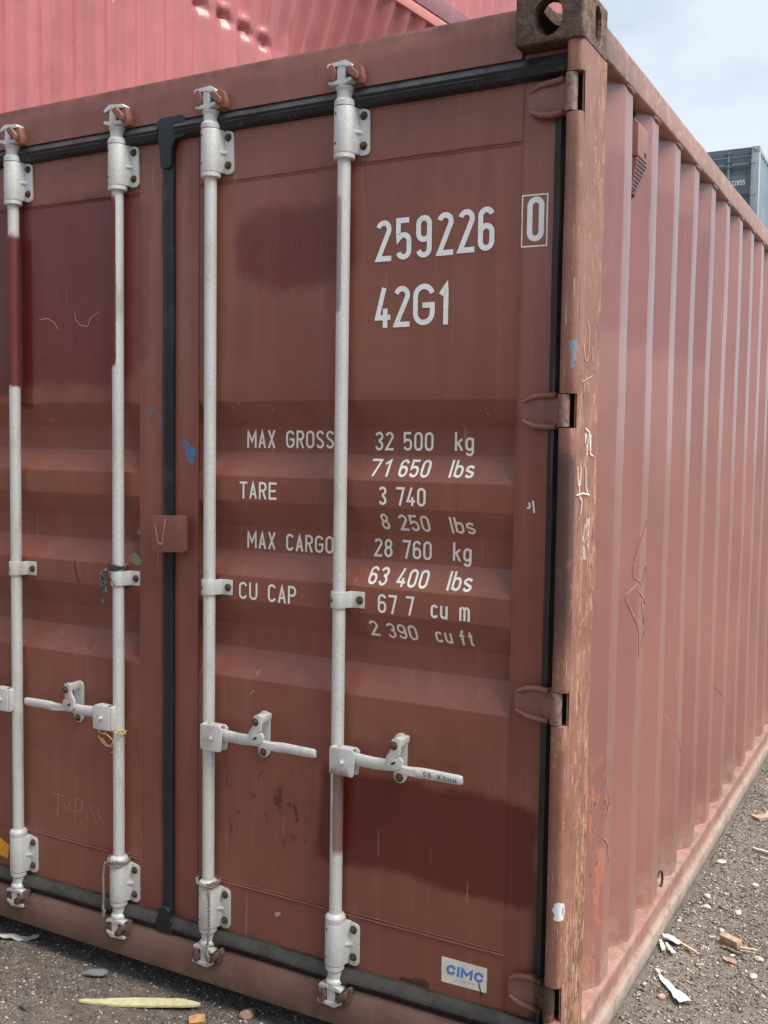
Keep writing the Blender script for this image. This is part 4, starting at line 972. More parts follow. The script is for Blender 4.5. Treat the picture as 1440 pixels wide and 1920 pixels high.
# casting letters on the outer handle with their shading painted dark, and AL stamped on a hinge
def raised(text, x0, z0, dx, h, w, s, y, mat, nm, par, slope=0.0, rot=False):
    x = 0
    for ch in text:
        mb = MB()
        if ch != ' ':
            for pts, cl in glyph(ch, w, h, s):
                vs, fs = ribbon(pts, s, cl)
                for v in vs: pass
                if rot: mb.add([(x0+v.y, y, z0-x-v.x) for v in vs], fs)
                else: mb.add([(x0+x+v.x, y, z0+v.y+slope*(x+v.x)) for v in vs], fs)
            obj(nm, mb, mat, par)
        x += dx
raised('NO5 KOHH', -0.377, 0.7445, 0.0135, 0.0125, 0.009, 0.0022, -0.0004, M['cast_mark'], 'cast_letter', CT, -0.05)
raised('AL', -0.102, 1.655, 0.010, 0.010, 0.006, 0.0015, 0.0440, M['groove'], 'stamped_letter', hinges[1], rot=True)

# ---- marks on the side wall and the post
scribble([[(0.80, 1.42), (0.74, 1.36), (0.66, 1.29), (0.64, 1.20), (0.70, 1.17), (0.76, 1.24)], [(0.66, 1.16), (0.72, 1.13), (0.77, 1.08), (0.71, 0.98)], [(0.62, 1.14), (0.68, 1.03), (0.69, 0.96)], [(0.70, 1.12), (0.78, 0.98)]], 0.006, M['crayon'], 'crayon_scribble', CT, side=True)
scribble([[(0.70, 1.30), (0.73, 1.22)], [(0.74, 1.33), (0.76, 1.28)], [(0.70, 1.13), (0.79, 1.03)], [(0.66, 1.18), (0.62, 1.15)]], 0.0022, M['scratch_pale'], 'pale_scratch', CT, side=True)
scribble([[(0.40, 0.66), (0.43, 0.62), (0.40, 0.58)], [(0.38, 0.64), (0.42, 0.59), (0.45, 0.61)], [(0.38, 0.53), (0.42, 0.50), (0.44, 0.44)]], 0.005, M['scratch_red'], 'red_paint_scribble', CT, side=True)
scribble([[(1.15, 0.70), (1.22, 0.62), (1.30, 0.52)], [(1.36, 0.68), (1.44, 0.64), (1.52, 0.67)], [(1.02, 0.62), (1.10, 0.48), (1.16, 0.36)], [(2.0, 0.62), (2.1, 0.52), (2.2, 0.50)]], 0.006, M['crayon'], 'dull_scrape', CT, side=True)
px = lambda x, z: 0
pm = MB(); q = 0
for pts in ([(0.085, 1.61), (0.12, 1.60), (0.125, 1.55), (0.15, 1.545)], [(0.045, 1.49), (0.055, 1.45), (0.075, 1.44), (0.065, 1.41)], [(0.035, 1.52), (0.04, 1.475), (0.058, 1.48), (0.06, 1.52)], [(0.095, 1.52), (0.10, 1.47), (0.12, 1.455)], [(0.03, 1.455), (0.08, 1.458), (0.13, 1.452)]):
    vs, fs = ribbon(fillet(pts, 0.01, 3), 0.0035, False, 0.01); q += 1; pm.add([(0.0018+0.0001*q, v.x, v.y) for v in vs], fs)
obj('white_marker_scrawl', pm, M['scratch_white'], CT)
pm = MB()
for pts in ([(0.055, 1.80), (0.075, 1.76), (0.095, 1.78), (0.095, 1.84), (0.08, 1.86)], [(0.12, 1.80), (0.13, 1.77)], [(0.05, 1.715), (0.13, 1.735)]):
    vs, fs = ribbon(fillet(pts, 0.01, 3), 0.0025, False, 0.01); q += 1; pm.add([(0.0018+0.0001*q, v.x, v.y) for v in vs], fs)
obj('pale_scrawl', pm, M['scratch_pale'], CT)

# ---- ventilator on the side wall, with its louvre, and the seal loop lower down
vb = MB().prism([(2.448, -0.046), (2.448, -0.030), (2.436, -0.016), (2.350, -0.016), (2.345, -0.046)], 0.535, 0.640, 'y')
vb.v = [(z, y, x) for (x, y, z) in vb.v]
vt = obj('ventilator', vb, M['vent'], CT, bevel=0.004, seg=2)
mouth = MB(); mouth.add([(-0.046, 0.536, 2.3445), (-0.016, 0.536, 2.3445), (-0.016, 0.639, 2.3445), (-0.046, 0.639, 2.3445), (-0.046, 0.545, 2.262), (-0.036, 0.545, 2.262), (-0.036, 0.590, 2.262), (-0.046, 0.590, 2.262)],
    [(0, 1, 2, 3), (7, 6, 5, 4), (0, 4, 5, 1), (1, 5, 6, 2), (2, 6, 7, 3), (3, 7, 4, 0)])
obj('vent_mouth', mouth, M['vent'], vt, bevel=0.002, seg=1)
for i in range(8):
    t = (i+0.7)/8.4; z = 2.3445-0.0825*t; x_ = -0.016-0.020*t; y0_ = 0.536+0.009*t+0.006; y1_ = 0.639-0.049*t-0.006
    obj('vent_slot_shade', MB().box(x_-0.004, x_+0.0008, y0_, y1_, z-0.0022, z+0.0022), M['black'], vt)  # black strips laid on for the shade of open slots
for z in (2.468, 2.252): link('bolt', BOLT, vt, (-0.040, 0.565, z)).rotation_euler = (0, 0, R(90))
raised_m = MB()
for k2 in range(3): raised_m.box(-0.0158, -0.0155, 0.600+0.008*k2, 0.605+0.008*k2, 2.358, 2.372)
obj('vent_lettering', raised_m, M['black'], vt)
lp = []
for i in range(15):
    a = R(-60+ i*20); lp.append((-0.030+0.012*math.cos(a*0.5), 1.085+0.022*math.cos(a), 0.150+0.030*math.sin(a)))
tag(obj('wire_loop', MB().tube(lp, 0.0038, 7), M['black'], None, smooth=True), 'black rubber loop poking out beside the bottom rail of the brown container', 'loop')

# ================================================================== THINGS TIED TO THE RODS
M['rope'] = flat('grey twisted rope', (0.26, 0.22, 0.18), 0.85, 0.35, 300, bump=0.6)
M['rag'] = flat('black plastic strip', (0.10, 0.09, 0.09), 0.55, 0.6, 90, bump=0.5)
M['string'] = flat('yellow string', (0.62, 0.55, 0.24), 0.7, 0.3, 120)
def coil(rx, z, r, turns, r_rope, dz, start=0):
    return [(rx+r*math.cos(start+2*PI*turns*i/(24*turns)), ROD_Y+r*math.sin(start+2*PI*turns*i/(24*turns)), z+dz*i/(24*turns)+0.003*math.sin(i*0.7)) for i in range(int(24*turns)+1)]
def twisted(path, r, name, mat, **tagk):
    """two-strand rope along a path"""
    P = [Vector(p) for p in path]; fine = []
    for a, b in zip(P[:-1], P[1:]):
        n = max(1, int((b-a).length/0.0025)); fine += [a.lerp(b, i/n) for i in range(n)]
    mb = MB()
    for ph in (0, PI):
        pts = []
        for i, p in enumerate(fine):
            t = (fine[min(i+1, len(fine)-1)]-fine[max(0, i-1)]).normalized(); a = t.orthogonal().normalized(); b = t.cross(a); w = i*0.75+ph
            pts.append(p+(a*math.cos(w)+b*math.sin(w))*r*0.55)
        mb.tube(pts, r*0.62, 5)
    return tag(obj(name, mb, mat, None, smooth=True), **tagk)
rx = RODS[2][0]
twisted(coil(rx, 0.314, 0.0315, 1.6, 0, -0.016, 2.2)+[(rx-0.033, 0.004, 0.30), (rx-0.036, 0.000, 0.26), (rx-0.035, 0.000, 0.20), (rx-0.040, 0.004, 0.17), (rx-0.034, -0.002, 0.135), (rx-0.028, 0.000, 0.16)], 0.0035, 'rope', M['rope'],
        label='thin grey rope looped round the foot of the rod left of the centre seal', cat='rope')
rx = RODS[1][0]
twisted(coil(rx, 0.318, 0.0325, 1.8, 0, -0.006, 3.0)+[(rx+0.030, -0.006, 0.300), (rx+0.030, -0.006, 0.27), (rx+0.031, -0.006, 0.21), (rx+0.030, -0.008, 0.16), (rx+0.026, -0.014, 0.135), (rx+0.034, -0.014, 0.12), (rx+0.030, -0.010, 0.105), (rx+0.024, -0.014, 0.13)], 0.0042, 'rope', M['rope'],
        label='twisted grey rope hanging down the foot of the rod right of the centre seal', cat='rope')
rx = RODS[2][0]; rag = MB(); 
for s0 in range(5):
    rr = 0.021+0.0015*s0; pts = [(rx+rr*math.cos(2.6+i*0.45), ROD_Y+rr*math.sin(2.6+i*0.45), 1.188+0.004*math.sin(i+s0)+s0*0.003) for i in range(11)]; rag.tube(pts, 0.0030, 5)
for s0 in range(6):
    x_ = rx-0.030-0.004*random.random(); pts = [(x_+0.006, 0.012, 1.19)]
    L_ = random.uniform(0.06, 0.115)
    for i in range(1, 9): pts.append((x_-0.008*math.sin(i*0.5+s0)-0.002*i*random.random(), 0.006+0.003*math.sin(i*1.3+s0), 1.19-L_*i/8))
    rag.tube(pts, [0.002, 0.004, 0.0045, 0.004, 0.004, 0.0045, 0.003, 0.003, 0.001], 5)
rag.tube([(rx-0.010, 0.0, 1.182), (rx+0.004, -0.003, 1.160), (rx+0.016, 0.0, 1.140)], 0.0016, 5)
tag(obj('rag', rag, M['rag'], None, smooth=True), 'frayed black plastic strip knotted above the middle bracket of a rod', 'rag')
sg = MB()
for s0 in range(4):
    rr = 0.021+0.002*s0; pts = [(rx+rr*math.cos(3.3+i*0.35), ROD_Y+rr*math.sin(3.3+i*0.35), 0.712+0.006*math.sin(i*0.9+s0*1.7)-0.012*i/9) for i in range(10)]; sg.tube(pts, 0.0016, 5)
for s0 in range(7):
    a = random.uniform(-0.5, 2.6); pts = [(rx+0.012, 0.004, 0.705)]; L_ = random.uniform(0.03, 0.07)
    for i in range(1, 8): pts.append((rx+0.012+L_*i/7*math.cos(a+i*0.28), 0.000-0.001*i, 0.705-L_*i/7*math.sin(a+i*0.28)+0.01*math.sin(i+s0)))
    sg.tube(pts, 0.0006, 4)
tag(obj('string', sg, M['string'], None, smooth=True), 'frayed yellow string wound round a lock rod at its handle', 'string')

# ================================================================== CONTAINERS BEHIND
def pink_paint(name, base, dark=False):
    n = NT(name); X, Y, Z = n.xyz()
    c = n.mix(n.ss(n.noise(2.2, 7, 0.65), 0.3, 0.7), tuple(x*0.88 for x in base), tuple(min(1, x*1.12) for x in base))
    st = n.ss(n.noise(7, 6, 0.65, stretch=(2.5, 2.5, 0.14)), 0.45, 0.75)
    c = n.mix(n.math('MULTIPLY', st, 0.14), c, (0.60, 0.30, 0.30))
    o = n.ss(n.noise(12, 7, 0.72, stretch=(1.6, 1.6, 0.22), off=(4, 2, 0)), 0.66, 0.70)
    c = n.mix(n.math('MULTIPLY', o, 0.6), c, (0.60, 0.30, 0.20))
    w = n.ss(n.noise(14, 7, 0.75, stretch=(1.6, 1.6, 0.4), off=(7, 7, 0)), 0.68, 0.70)
    c = n.mix(n.math('MULTIPLY', w, 0.7), c, (0.75, 0.68, 0.60))
    k = n.ss(n.noise(9, 7, 0.7, off=(1, 5, 2)), 0.66, 0.75)
    c = n.mix(n.math('MULTIPLY', k, 0.4), c, (0.16, 0.08, 0.07))
    n.b.inputs['Coat Weight'].default_value = 0.4; n.b.inputs['Coat Roughness'].default_value = 0.25
    return n.out(c, 0.42, 0.0, n.bump(n.noise(6, 5), 0.20, 0.006))
M['pink'] = pink_paint('faded pink red paint', (0.385, 0.112, 0.115))
M['pink_shaded'] = pink_paint('shaded purple brown rail', (0.20, 0.075, 0.085))  # darker purple carries the rail's shade in its colour
M['pink_rail'] = pink_paint('faded orange red rail paint', (0.46, 0.16, 0.135))
def grey_paint(name, base):
    n = NT(name)
    c = n.mix(n.ss(n.noise(1.2, 7, 0.65), 0.3, 0.7), tuple(x*0.85 for x in base), tuple(x*1.15 for x in base))
    st = n.ss(n.noise(6, 6, 0.65, stretch=(2.5, 2.5, 0.12)), 0.5, 0.8)
    c = n.mix(n.math('MULTIPLY', st, 0.4), c, tuple(x*1.5 for x in base))
    return n.out(c, 0.45)
M['grey'] = grey_paint('blue grey paint', (0.11, 0.145, 0.165)); M['grey_side'] = grey_paint('pale blue grey paint', (0.20, 0.26, 0.30))
M['grey_light'] = grey_paint('light grey trim', (0.36, 0.40, 0.42)); M['grey_dark'] = flat('dark grey steel', (0.05, 0.06, 0.065), 0.6)
def far_container(name, loc, rz, H, L, mw, mr, mb_, me_, first, warp=None, pitch=0.278, nz=4, brz=0.16, end=True, **tk):
    e = empty(name, loc, rz, **tk); W = 2.438; trz = 0.075
    pr = side_profile(0.17, L-0.17, first, -0.012, -0.060, pitch)
    for sg, xo in ((1, 0.0), (-1, -W)):
        use = warp if (warp and sg > 0) else (lambda y, z: 0)
        p2 = pr if sg > 0 else [(y, -W-x) for y, x in pr]
        obj('side_wall', corr_wall(p2, brz-0.002, H-trz-0.026, nz if sg > 0 else 2, use), mw, e, smooth=True, angle=45)
        a, b = sorted((xo-sg*0.002, xo-sg*0.062))
        tb = MB()
        tb.box(a, b, 0.179, L-0.179, H-trz-0.028, H-0.006); obj('top_side_rail', tb, mr, e, bevel=0.006)
        a, b = sorted((xo-sg*0.002, xo-sg*0.10)); obj('bottom_side_rail', MB().box(a, b, 0.179, L-0.179, 0.004, brz), mb_, e, bevel=0.006)
    for x0 in (-0.158, -W+0.002):
        for y0 in (0.003, L-0.165): obj('corner_post', MB().box(x0, x0+0.156, y0, y0+0.162, 0.1185, H-0.1185), mr, e, bevel=0.008)
    castings(e, W, L, H, mr)
    obj('roof', MB().box(-W+0.065, -0.065, 0.17, L-0.17, H-0.030, H-0.012), mw, e)
    obj('end_wall', MB().box(-W+0.159, -0.159, L-0.10, L-0.05, 0.11, H-0.03), mw, e)
    if end:
        obj('door', MB().box(-W+0.159, -0.159, 0.07, 0.11, 0.14, H-0.13), me_, e)
        obj('header_beam', MB().box(-W+0.163, -0.163, 0.03, 0.12, H-0.128, H-0.008), mr, e, bevel=0.005)
        obj('door_sill', MB().box(-W+0.163, -0.163, 0.03, 0.12, 0.012, 0.138), mr, e, bevel=0.005)
        for k_ in (-0.63, -1.05, -1.39, -1.81): obj('locking_rod', MB().cyl((k_, 0.04), 0.017, 0.017, 0.06, H-0.06, n=10), mr, e, smooth=True)
    return e
# the stack of faded pink-red containers, turned six degrees from ours; middle one is crushed in below its top rail
RZ = -math.atan2(0.107, 0.994); Wd = Vector((0.107, 0.994, 0)).normalized(); S0 = -8.2
org = Vector((-3.883, 6.713, 0))+Wd*S0; FIRST = (-4.17-S0) % 0.265+0.2
def dentwall(y, z):
    s = y+S0; zz = z+2.895
    t = min(1, max(0, (s+3.0)/2.6)); k_ = 0.40*t*t*(3-2*t)
    fade = max(0, min(1, (10.9-y)/2.0)); off = -k_*(5.70-max(zz, 4.84))*fade if zz < 5.70 else 0
    low = max(0, min(1, (z-0.16)/0.5)); off *= low
    off += 0.010*mnoise.noise(Vector((s*1.3, zz*1.5, 0)))*low
    for sc in (-2.80, -2.50, -2.22, -1.93):                # four pinched ribs along the crease
        ds = (s-sc)/0.07; dz = (zz-4.80-(s-sc)*-0.45)/0.032
        off -= 0.055*math.exp(-ds*ds-dz*dz); off += 0.035*math.exp(-((s-sc+0.06)/0.05)**2-((zz-4.86)/0.04)**2)
    for sc in (-1.62, -1.30):
        off -= 0.022*math.exp(-((s-sc)/0.05)**2-((zz-4.98)/0.10)**2)
    return off
G_ = 'stack of faded pink containers behind'
far_container('shipping_container', (org.x, org.y, 0), RZ, 2.895, 12.192, M['pink'], M['pink_rail'], M['pink_rail'], M['pink'], FIRST, label='pink container at the bottom of the stack behind the brown container', cat='shipping container', group=G_)
far_container('shipping_container', (org.x, org.y, 2.895), RZ, 2.895, 12.192, M['pink'], M['pink_rail'], M['pink_rail'], M['pink'], FIRST, warp=dentwall, pitch=0.265, nz=110, label='faded pink container with dented ribs filling the top left above the brown header', cat='shipping container', group=G_)
far_container('shipping_container', (org.x, org.y, 5.795), RZ, 2.895, 12.192, M['pink'], M['pink_rail'], M['pink_shaded'], M['pink'], FIRST, brz=0.19, pitch=0.265, nz=6, label='pink container with shaded purple bottom rail on top of the dented pink one', cat='shipping container', group=G_)

# unseen container added behind the camera to block low sky and shade the doors
far_container('shipping_container', (1.9, -6.2, 0), R(90), 2.591, 12.192, M['header'], M['header'], M['header'], M['header'], 0.45, label='unseen brown container added behind the camera to shade the doors', cat='shipping container')

# the grey stack far behind: top container has its door end towards us
gx, gy = -2.84, 20.2
G2 = 'stack of grey containers far behind'
far_container('shipping_container', (gx, gy, 0), 0, 2.59, 12.192, M['grey_side'], M['grey'], M['grey'], M['grey'], 0.45, label='grey container at the bottom of the far grey stack', cat='shipping container', group=G2)
far_container('shipping_container', (gx, gy, 2.591), 0, 2.59, 12.192, M['grey_side'], M['grey'], M['grey'], M['grey'], 0.45, label='grey container in the middle of the far grey stack', cat='shipping container', group=G2)
gc = far_container('shipping_container', (gx, gy, 5.182), 0, 2.59, 12.192, M['grey_side'], M['grey_light'], M['grey'], M['grey'], 0.45, end=False, label='blue grey container numbered 222855 2 showing its door end at the far right', cat='shipping container', group=G2)
gp = [(2.41, 0.05), (2.225, 0.05), (2.145, 0.095), (2.065, 0.095), (1.985, 0.05), (1.665, 0.05), (1.585, 0.095), (1.505, 0.095), (1.425, 0.05), (1.105, 0.05), (1.025, 0.095), (0.945, 0.095), (0.865, 0.05), (0.15, 0.05)]
for a, b in ((-1.20, -0.06), (-2.378, -1.236)):
    s0, s1 = a+0.09, b-0.14
    mb = MB()
    for z, y in gp: mb.v += [(s0, y, z), (s1, y, z)]
    mb.f += [(2*i, 2*i+1, 2*i+3, 2*i+2) for i in range(len(gp)-1)]
    d = obj('door', mb, M['grey'], gc)
    obj('door_frame', MB().box(a, s0, 0.049, 0.11, 0.14, 2.41).box(s1, b, 0.049, 0.11, 0.14, 2.41), M['grey'], d, bevel=0.004)
    obj('gasket_strip', MB().box(a, b, 0.040, 0.06, 2.412, 2.437), M['grey_light'], d)
    obj('weld_seam', MB().box(s0, s1, 0.044, 0.0495, 2.262, 2.280), M['grey_light'], d)
obj('header_beam', MB().box(-2.276, -0.163, 0.03, 0.13, 2.4375, 2.575), M['grey'], gc, bevel=0.005)
obj('header_lip', MB().box(-2.276, -0.163, 0.024, 0.05, 2.5755, 2.586), M['grey_light'], gc)
obj('door_sill', MB().box(-2.40, -0.05, 0.03, 0.12, 0.012, 0.138), M['grey'], gc, bevel=0.005)
for k_ in (-0.61, -1.05, -1.39, -1.81):
    rd = obj('locking_rod', MB().cyl((k_, 0.025), 0.022, 0.022, 0.06, 2.52, n=12), M['grey_side'], gc, smooth=True)
    for z in (2.47, 2.30, 2.20, 1.2, 0.20): obj('rod_bracket', MB().box(k_-0.05, k_+0.06, 0.0, 0.045, z, z+0.035), M['grey'], rd, bevel=0.004)
for z in (2.26, 1.62, 0.95, 0.25): obj('hinge', MB().box(-0.20, -0.045, 0.005, 0.045, z, z+0.075).box(-0.18, -0.045, 0.0, 0.04, z-0.02, z-0.004), M['grey'], gc, bevel=0.008)
mbt = MB(); k = 0
for ch, x0 in [('2', -0.600), ('2', -0.545), ('2', -0.490), ('8', -0.433), ('5', -0.375), ('5', -0.320), ('2', -0.135)]:
    for pts, cl in glyph(ch, 0.046, 0.105, 0.015):
        vs, fs = ribbon(pts, 0.015, cl); k += 1; mbt.add([(x0+v.x, 0.0485-0.0004*(k % 3), 1.845+v.y) for v in vs], fs)
obj('serial_number_lettering', mbt, M['letter'], gc)

# ================================================================== GROUND
def gz(x, y):
    z = -0.026
    z += 0.010*mnoise.noise(Vector((x*1.7, y*1.7, 0.0)))+0.005*mnoise.noise(Vector((x*6, y*6, 3.0)))+0.0022*mnoise.noise(Vector((x*22, y*22, 1.0)))
    if x < 0.02: z -= 0.030*math.exp(-((y-0.10)/0.22)**2)*min(1, (0.02-x)/0.5)
    if x > -0.05: z += 0.008*math.exp(-((x-0.05)/0.05)**2)*(1 if y > 0.2 else 0)
    return z
def axis(lo, hi, fine0, fine1, step):
    a = list(np.arange(fine0, fine1, step)); out = []
    d = step; v = fine0
    while v > lo: d *= 1.35; v -= d; out.append(v)
    out = out[::-1]+a; d = step; v = fine1
    while v < hi: d *= 1.35; v += d; out.append(v)
    return out
gxs = axis(-400, 400, -2.9, 1.3, 0.024); gys = axis(-200, 900, -1.2, 5.0, 0.024)
gv = []
for y in gys:
    for x in gxs: gv.append((x, y, gz(x, y) if (-4 < x < 2.5 and -2.5 < y < 7) else -0.026))
kx = len(gxs)
gm = MB(); gm.v = gv; gm.f = [(i*kx+j, i*kx+j+1, (i+1)*kx+j+1, (i+1)*kx+j) for i in range(len(gys)-1) for j in range(kx-1)]
def ground_mat():
    n = NT('damp gritty dirt'); X, Y, Z = n.xyz()
    c = n.mix(n.ss(n.noise(1.6, 7, 0.65), 0.3, 0.7), (0.092, 0.068, 0.054), (0.150, 0.120, 0.100))
    c = n.mix(n.ss(n.noise(28, 7, 0.72), 0.38, 0.66), c, (0.190, 0.162, 0.140))
    c = n.mix(n.math('MULTIPLY', n.ss(n.noise(9, 6, 0.7, off=(4, 4, 4)), 0.5, 0.7), 0.7), c, (0.040, 0.030, 0.025))
    for sc, th, col in ((150, 0.24, (0.33, 0.30, 0.26)), (260, 0.28, (0.24, 0.20, 0.17)), (95, 0.20, (0.24, 0.19, 0.15))):
        v = n.vor(sc); g = n.ss(n.noise(sc*0.31, 3, 0.6, off=(sc, 0, 0)), 0.50, 0.56)
        c = n.mix(n.math('MULTIPLY', n.math('MULTIPLY', n.ss(v, th, th+0.12, 1, 0), g), 0.9), c, col)
    h = n.math('ADD', n.math('MULTIPLY', n.noise(160, 6, 0.75), 1.0), n.math('MULTIPLY', n.vor(150), -0.6))
    return n.out(c, 0.88, 0.0, n.bump(n.noise(30, 5), 0.6, 0.010, n.bump(h, 0.9, 0.004)))
M['ground'] = ground_mat()
tag(obj('ground', gm, M['ground'], None, smooth=True, angle=80), 'brown grey gritty dirt ground', kind='structure')

def island_mat(name, stops, rough=0.8):
    n = NT(name); r = n.t.nodes.new('ShaderNodeValToRGB'); n.t.links.new(n.geo.outputs['Random Per Island'], r.inputs[0])
    r.color_ramp.interpolation = 'LINEAR'
    while len(r.color_ramp.elements) < len(stops): r.color_ramp.elements.new(0.5)
    for e_, (p, col) in zip(r.color_ramp.elements, stops): e_.position = p; e_.color = col+(1,)
    c = n.mix(n.ss(n.noise(120, 5, 0.7), 0.3, 0.7), r.outputs[0], (0.5, 0.5, 0.5), 'SOFT_LIGHT')
    return n.out(c, rough, 0.0, n.bump(n.noise(300, 4), 0.4, 0.001))
M['gravel'] = island_mat('mixed crushed stone', [(0.0, (0.050, 0.040, 0.034)), (0.35, (0.115, 0.095, 0.080)), (0.62, (0.19, 0.160, 0.135)), (0.84, (0.30, 0.26, 0.22)), (1.0, (0.55, 0.51, 0.45))])
M['gravel_pale'] = island_mat('paler stone chips', [(0.0, (0.10, 0.08, 0.068)), (0.4, (0.19, 0.16, 0.135)), (0.8, (0.34, 0.30, 0.25)), (1.0, (0.52, 0.48, 0.42))])
M['sliver'] = island_mat('wood slivers', [(0.0, (0.10, 0.065, 0.045)), (0.5, (0.28, 0.21, 0.15)), (1.0, (0.58, 0.50, 0.40))])
def scatter(name, n, area, size, mat, flatness=0.6, elong=1.3, label=None):
    """many small faceted stones in one mesh"""
    base = np.array([(1, 0, 0), (0.3, 0.95, 0.05), (-0.8, 0.55, 0), (-0.75, -0.6, 0.1), (0.35, -0.95, 0), (0.25, 0.1, 0.85), (-0.35, -0.1, 0.8), (0, 0, -0.8)])
    fc = np.array([(0, 1, 5), (1, 2, 6), (1, 6, 5), (2, 3, 6), (3, 4, 6), (4, 5, 6), (4, 0, 5), (1, 0, 7), (2, 1, 7), (3, 2, 7), (4, 3, 7), (0, 4, 7)])
    P = []
    while len(P) < n:
        x = area[0]+(area[1]-area[0])*rng.random(); y = area[2]+(area[3]-area[2])*rng.random()
        if -2.43 < x < 0.012 and y > 0.16: continue
        if 0.0 < x < 0.016: continue
        cl = 0.5+mnoise.noise(Vector((x*2.3, y*2.3, 9.0)))
        if rng.random() > 0.35+0.65*cl: continue
        P.append((x, y, gz(x, y)))
    P = np.array(P); s = size[0]*(size[1]/size[0])**(rng.random(n)**2.2)
    V = base[None]*(1+0.45*(rng.random((n, 8, 3))-0.5))
    V = V*np.stack([s*(1+(elong-1)*rng.random(n)), s, s*flatness*(0.6+0.6*rng.random(n))], 1)[:, None, :]*0.5
    a = rng.random(n)*2*PI; t = (rng.random(n)-0.5)*0.9
    ca, sa, ct, st = np.cos(a), np.sin(a), np.cos(t), np.sin(t)
    x, y, z = V[..., 0], V[..., 1], V[..., 2]
    x, z = x*ct[:, None]-z*st[:, None], x*st[:, None]+z*ct[:, None]
    V = np.stack([x*ca[:, None]-y*sa[:, None], x*sa[:, None]+y*ca[:, None], z], -1)+P[:, None, :]
    V[..., 2] += (s*flatness*0.18)[:, None]
    F = (fc[None]+(np.arange(n)*8)[:, None, None]).reshape(-1, 3)
    me = bpy.data.meshes.new(name); V = V.reshape(-1, 3)
    me.vertices.add(len(V)); me.vertices.foreach_set('co', V.ravel()); me.loops.add(len(F)*3); me.loops.foreach_set('vertex_index', F.ravel().astype(np.int32))
    me.polygons.add(len(F)); me.polygons.foreach_set('loop_start', (np.arange(len(F))*3).astype(np.int32)); me.materials.append(mat); me.update(); me.validate()
    return tag(link(name, me), label, kind='stuff')
scatter('gravel', 46000, (0.0, 0.9, 0.2, 3.4), (0.0028, 0.012), M['gravel'], label='fine crushed stone lying along the right of the container')
scatter('gravel', 9000, (0.0, 1.6, 3.0, 12.0), (0.006, 0.020), M['gravel'], label='crushed stone farther along the right side')
scatter('gravel', 34000, (-2.7, 0.0, -0.8, 0.17), (0.0028, 0.011), M['gravel'], label='fine crushed stone in front of the doors')
scatter('pebbles', 3400, (0.0, 1.1, 0.1, 5.0), (0.007, 0.022), M['gravel_pale'], 0.55, 1.5, label='larger loose stone chips among the gravel')
scatter('pebbles', 2000, (-2.9, 0.3, -1.1, 0.17), (0.006, 0.018), M['gravel_pale'], 0.55, 1.5, label='larger loose stone chips before the doors')
scatter('wood_slivers', 1500, (0.0, 1.1, 0.1, 4.0), (0.004, 0.008), M['sliver'], 0.3, 6.0, label='small splinters of wood strewn in the gravel')
scatter('wood_slivers', 1600, (-2.9, 0.3, -1.1, 0.17), (0.004, 0.008), M['sliver'], 0.3, 6.5, label='small splinters of wood before the doors')

# ================================================================== LITTER, each piece a thing
def place(o, x, y, rz, lift=0.0, tilt=(0, 0)):
    o.location = (x, y, gz(x, y)+lift); o.rotation_euler = (tilt[0], tilt[1], rz); return o
def slab(name, outline, th, mat, x, y, rz, label, cat, warp=0.0, lift=0.006, bevel=0.001, tilt=(0, 0), nsub=10, seed=0):
    """irregular thin slab, local outline (x,y), with a little warp and real thickness"""
    xs = [p[0] for p in outline]; x0, x1 = min(xs), max(xs)
    top = sorted([p for p in outline if p[1] >= 0]); bot = sorted([p for p in outline if p[1] < 0])
    mb = MB(); rows = []
    for i in range(nsub*2+1):
        u = x0+(x1-x0)*i/(nsub*2)
        a = np.interp(u, [p[0] for p in top], [p[1] for p in top]); b = np.interp(u, [p[0] for p in bot], [p[1] for p in bot])
        a += 0.0015*mnoise.noise(Vector((u*90, seed, 0))); b += 0.0015*mnoise.noise(Vector((u*90, seed, 5)))
        for v in (b, b+(a-b)*0.35, b+(a-b)*0.7, a):
            z = warp*mnoise.noise(Vector((u*14+seed, v*25, seed)))+warp*0.6*mnoise.noise(Vector((u*45, v*60, seed+3)))
            rows.append((u, v, z))
    n = nsub*2+1
    mb.v = [(p[0], p[1], p[2]+th) for p in rows]+[(p[0], p[1], p[2]) for p in rows]; k = 4; N = len(rows)
    for i in range(n-1):
        for j in range(3):
            q = (i*k+j, (i+1)*k+j, (i+1)*k+j+1, i*k+j+1); mb.f.append(q); mb.f.append(tuple(t+N for t in q[::-1]))
        for j in (0, 3): mb.f.append((i*k+j, (i+1)*k+j, (i+1)*k+j+N, i*k+j+N))
    for i in (0, n-1):
        for j in range(3): mb.f.append((i*k+j, i*k+j+1, i*k+j+1+N, i*k+j+N))
    o = obj(name, mb, mat, None, smooth=True, angle=40); place(o, x, y, rz, lift, tilt); return tag(o, label, cat)
M['foam'] = flat('pale yellow foam', (0.60, 0.55, 0.31), 0.8, 0.12, 60, bump=0.5)
M['white_plastic'] = flat('crumpled white plastic', (0.46, 0.47, 0.42), 0.5, 0.2, 50, bump=0.3)
M['blue_white'] = flat('pale blue white plastic', (0.45, 0.54, 0.60), 0.4, 0.08, 40, bump=0.2)
M['slate'] = flat('grey blue shard', (0.17, 0.20, 0.215), 0.6, 0.2, 40, bump=0.3)
def wood_mat(name, a, b):
    n = NT(name); g = n.ss(n.noise(60, 5, 0.6, stretch=(1, 0.25, 1)), 0.35, 0.7); return n.out(n.mix(g, a, b), 0.75, 0.0, n.bump(g, 0.4, 0.001))
M['wood'] = wood_mat('pale cut wood', (0.30, 0.20, 0.14), (0.46, 0.34, 0.25)); M['bark'] = wood_mat('weathered bark', (0.10, 0.07, 0.055), (0.24, 0.18, 0.145))
